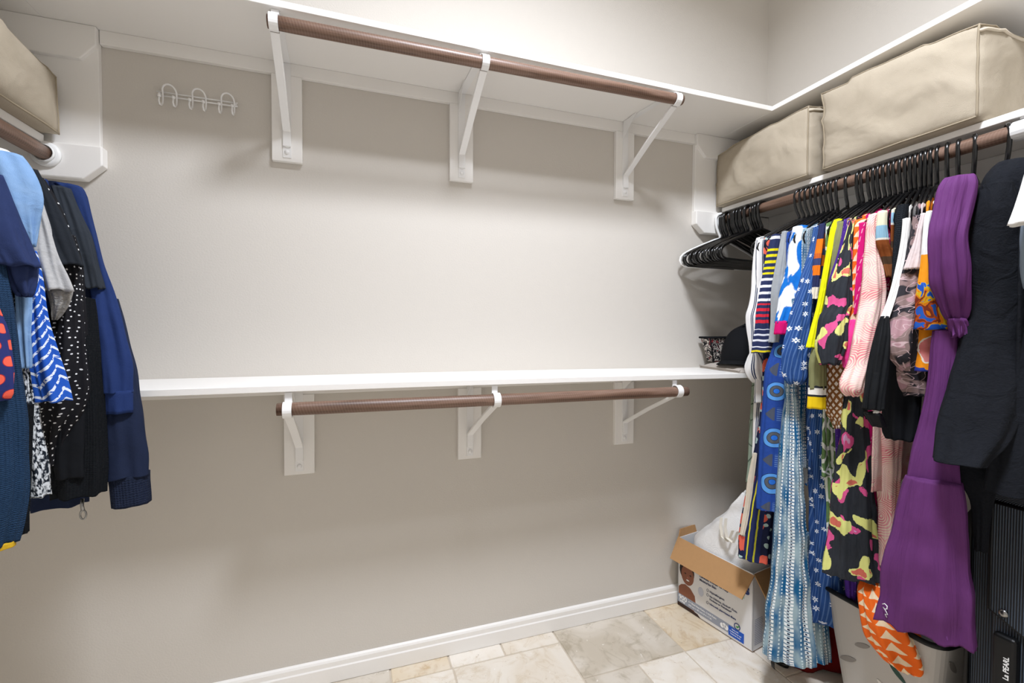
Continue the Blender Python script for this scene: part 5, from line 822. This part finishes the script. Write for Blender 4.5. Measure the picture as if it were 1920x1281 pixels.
for body, m, sz, u, z, bo in [('900', 'print_white', .030, .008, .034, .0006), ('WIPES', 'print_white', .011, .012, .023, .0003), ('4 + Sized Huge Packs, 12 Soft Packs', 'print_white', .0098, .062, .042, .0002), ('(225 mm x 180 mm) (9 in x 7 in)', 'print_white', .0090, .062, .028, .0001),
        ('Clinically Proven To Help', 'print_text', .0135, .118, .186, .0003), ('Moisturize Skin', 'print_text', .0135, .118, .170, .0003), ('Hypoallergenic', 'print_text', .0118, .170, .142, .0002), ('No Chlorine, Alcohol*, Dyes,', 'print_text', .0108, .170, .122, .0002), ('Parabens or Phthalates*', 'print_text', .0108, .170, .109, .0002), ('Ultra-soft, plant-based fibers', 'print_navy', .0108, .170, .089, .0002),
        ('s', 'print_navy', .060, .328, .222, .002), ('s', 'print_mint', .030, .318, .196, .001), ('Made with', 'print_white', .0070, .277, .041, .0001), ('Purified Water and', 'print_white', .0066, .268, .031, .0001), ('Tested for Purity', 'print_white', .0066, .270, .021, .0001)]:
    text('printed_text', body, m, sz, pm(u, z, .0014), FP, bo)
for z in (.146, .126, .092): MB().tube([bxp(u, -.001, zz) for u, zz in ell(.160, z, .005, .006, 14)], .0007, 5, closed=True).build('printed_icon', 'print_text', FP)
# fine print on the side panel
Rs = Matrix(((nin.x, 0, fx.x), (nin.y, 0, fx.y), (0, 1, 0))).to_4x4()
for i in range(15):
    z = .125-.0072*i
    MB().prism([bxp(wd+.0002, .012, z), bxp(wd+.0002, .012+(.055 if i % 4 else .05), z), bxp(wd+.0002, .012+(.055 if i % 4 else .05), z+.0026), bxp(wd+.0002, .012, z+.0026)], fx*.0004).build('printed_line', 'print_grey', SP)
# white bag standing in the box
wb = empty('white_bag', tuple(bxp(wd/2, D/2, .006)), 'white quilted bag with cream ribbon handle standing in the cardboard box', 'bag')
rows_ = []
for z, u0, u1, d0, d1 in [(.006, .02, .345, .02, .24), (.15, .012, .352, .012, .25), (.29, .008, .352, .010, .25), (.34, .035, .352, .012, .23), (.40, .095, .345, .022, .20), (.46, .155, .335, .034, .17), (.52, .205, .325, .050, .15), (.575, .245, .318, .065, .13), (.60, .262, .312, .075, .12)]:
    c = bxp((u0+u1)/2, (d0+d1)/2, z); rows_.append((c.x, c.y, c.z, (u1-u0)/2, (d1-d0)/2))
loft(rows_, math.degrees(math.atan2(-fx.y, fx.x)), .010, 4, 77, N=48, ds=.015).build('bag_body', 'quilted_bag', wb, smooth=True, recalc=False)
for s in (0, 1):
    c = bxp(.215+.03*s, .012-.012*s, .43+.01*s)
    MB().strap([c+fx*.0+Vector((0, 0, .055))-nin*.004, c-nin*.012+fx*.002+Vector((0, 0, .02)), c-nin*.014+fx*.012+Vector((0, 0, -.02)), c-nin*.012+fx*.04+Vector((0, 0, -.03)), c-nin*.002+fx*.052+Vector((0, 0, .02))], nin+fx*.5, .012, .0015).build('ribbon_handle', 'bag_cream', wb)
# ------------------------------------------------------------------ floor clutter on the right
rb = empty('fabric_bag', (-.22, -.53, .001), 'dark red fabric bag on the floor behind the teal dress', 'bag')
loft([(-.22, -.53, .24, .06, .03), (-.22, -.53, .225, .12, .05), (-.22, -.53, .16, .165, .065), (-.22, -.53, .07, .175, .07), (-.22, -.53, .004, .16, .06)], 25, .015, 4, 9, N=44, ds=.015).build('bag_body', 'red_fabric', rb, smooth=True, recalc=False)
MB().tube([(-.30, -.56, .22), (-.30, -.57, .27), (-.26, -.555, .285), (-.22, -.54, .27), (-.2, -.535, .22)], .006, 8).build('strap', 'red_fabric', rb, smooth=True)
sd = empty('sandal', (-.40, -.48, .001), 'black sandal on the floor peeking out below the teal dress', 'sandal')
sole = MB(); pts = [(-.425+.022*math.cos(a)*(1.2 if math.cos(a) > 0 else 1), -.475+.05*math.sin(a)) for a in [2*math.pi*i/20 for i in range(20)]]
MB().prism([(x+.03, y+.03, .001) for x, y in pts], (0, 0, .014)).build('sole', 'black_plastic', sd, bev=.003)
MB().strap([(-.43+.03*math.cos(a), -.490+.012*math.sin(a)+.004, .015+.035*math.sin(a)) for a in [math.pi*i/10 for i in range(11)]], (0, 1, .2), .014, .003).build('toe_strap', 'black_plastic', sd)
# laundry basket with leaf cut-outs
lb = empty('laundry_basket', (-.25, -.80, .001), 'pale grey basket with leaf-shaped cut-outs on the floor under the orange dress', 'basket')
def rrect(cx, cy, hx, hy, z, r, n=6):
    out = []
    for sx, sy, a0 in ((1, 1, 0), (-1, 1, 90), (-1, -1, 180), (1, -1, 270)):
        for i in range(n+1): a = math.radians(a0+90*i/n); out.append((cx+sx*(hx-r)+r*math.cos(a), cy+sy*(hy-r)+r*math.sin(a), z))
    return out
bk = MB(); lev = [(.001, .115, .115, .03), (.02, .125, .125, .035), (.40, .175, .170, .045), (.40, .168, .163, .042), (.03, .117, .117, .03)]
for z, hx, hy, r in lev: bk.v += rrect(-.245, -.80, hx, hy, z, r)
nr_ = 28
for i in range(len(lev)-1):
    for j in range(nr_): bk.f.append([i*nr_+j, i*nr_+(j+1) % nr_, (i+1)*nr_+(j+1) % nr_, (i+1)*nr_+j])
bk.f += [list(range(nr_))[::-1], [4*nr_+j for j in range(nr_)]]
bkt = bk.build('basket_body', 'basket_grey', lb, bev=0)
MB().tube(rrect(-.245, -.80, .177, .172, .402, .045), .008, 8, closed=True).build('rim', 'suitcase_black', lb, smooth=True)
rnd = random.Random(5)
def leaf_on(face, s, z, ln, ang, m):
    # face 'x': side facing -x ; 'y': side facing -y (camera)
    t_ = (z-.02)/.38; hx = .125+.05*t_; hy = .125+.045*t_
    pts = []
    for i in range(16):
        a = 2*math.pi*i/16; p = ln*math.cos(a); q = ln*.30*math.sin(a)*(1-.25*math.cos(a)**2)
        ds, dz = p*math.cos(ang)-q*math.sin(ang), p*math.sin(ang)+q*math.cos(ang)
        tz = (z+dz-.02)/.38
        if face == 'y': pts.append((-.245+s+ds, -.80-(.125+.045*tz)-.0006, z+dz))
        else: pts.append((-.245-(.125+.05*tz)-.0006, -.80+s+ds, z+dz))
    MB().prism(pts, (0, -.0012, 0) if face == 'y' else (-.0012, 0, 0)).build('leaf_cutout', m, bkt)
for face, lst in (('y', [(-.085, .10), (-.03, .16), (.04, .09), (.085, .17), (-.06, .24), (.02, .26), (.09, .27), (-.01, .05), (-.10, .33), (.0, .345), (.08, .35)]), ('x', [(-.08, .10), (-.02, .17), (.05, .10), (-.06, .25), (.04, .27), (.09, .19), (-.1, .34), (.0, .35)])):
    for s, z in lst: leaf_on(face, s, z, rnd.uniform(.026, .034), rnd.choice((-.6, .7, -.5, -.8)), rnd.choice(('leaf_grey', 'leaf_grey', 'leaf_green', 'leaf_pale')))
# suitcase
sc = empty('suitcase', (-.23, -1.23, .001), 'tall black ribbed suitcase with flap pocket standing at the right edge', 'suitcase')
X0, X1, Y0, Y1, Z0, Z1 = -.385, -.075, -1.50, -1.0, .045, .845
body = MB().quadbox(X0, X1, Y0, Y1, Z0, Z1).build('case_body', 'suitcase_fabric', sc, bev=.03, seg=4)
MB().tube([(X0-.002, Y1-.03, Z0+.02), (X0-.002, Y1-.012, Z0+.05), (X0-.002, Y1-.012, Z1-.05), (X0-.002, Y1-.03, Z1-.012), (X0-.002, Y0+.03, Z1-.012)], .006, 8).build('piping', 'suitcase_black', sc, smooth=True)
MB().quadbox(X0-.022, X0-.001, Y0+.02, -1.068, .12, .845).build('front_pocket', 'suitcase_fabric', sc, bev=.008, seg=3)
fp = MB(); fp.prism([(X0-.024, -1.066, .848), (X0-.024, Y0+.02, .848), (X0-.024, Y0+.02, .50), (X0-.024, -1.20, .505), (X0-.024, -1.066, .575)], (-.006, 0, 0)); fl_ = fp.build('pocket_flap', 'suitcase_fabric', sc, bev=.002)
MB().tube([(X0-.028, -1.066, .85), (X0-.028, Y0+.02, .85)], .005, 8).build('flap_piping', 'suitcase_black', sc, smooth=True)
MB().tube([(X0-.028, -1.066, .85), (X0-.028, -1.066, .575), (X0-.028, -1.20, .505)], .0035, 8).build('flap_binding', 'suitcase_black', sc, smooth=True)
MB().lathe([(.0001, -.005), (.005, -.0045), (.009, -.002), (.010, 0)], (X0-.030, -1.094, .578), 'x', 18).build('rivet', 'steel', fl_, smooth=True)['label'] = 'round silver rivet'
hd_ = MB().quadbox(X0-.045, X0-.022, -1.125, -1.080, .20, .53).build('handle_grip', 'suitcase_black', sc, bev=.009, seg=3)
mm = Matrix(((0, 0, -1), (0, -1, 0), (-1, 0, 0))).to_4x4()
mm = Matrix(((0, 0, -1), (0, 1, 0), (1, 0, 0))).to_4x4()
mm.translation = (X0-.0455, -1.113, .424)
text('printed_name', 'La PEARL', 'print_white', .0145, mm, hd_, .0003)
for y in (Y1-.07, Y0+.07):
    for x in (X0+.05, X1-.05): MB().lathe([(.012, -.010), (.0225, -.009), (.0225, .009), (.012, .010)], (x, y, .0235), 'y', 18).build('wheel', 'suitcase_black', sc, smooth=True)
MB().tube([(X0-.005, -1.30, .846), (X0-.005, -1.30, .87), (X0-.005, -1.22, .875), (X0-.005, -1.16, .87), (X0-.005, -1.16, .846)], .009, 8).build('top_handle', 'steel', sc, smooth=True)
# small embroidered mark on the purple skirt
pk = [o for d in bpy.data.objects if str(d.get('label', '')).startswith('purple crinkle') for o in d.children if o.name.startswith('skirt')][0]
MB().tube([(-.606, -.939, .549), (-.6055, -.944, .553), (-.6055, -.950, .550), (-.607, -.951, .543), (-.607, -.945, .539), (-.607, -.941, .543), (-.607, -.948, .536), (-.6075, -.953, .529), (-.6075, -.947, .527), (-.607, -.951, .520)], .0011, 6).build('embroidered_mark', 'print_white', pk, smooth=True)['label'] = 'tiny white embroidered mark'
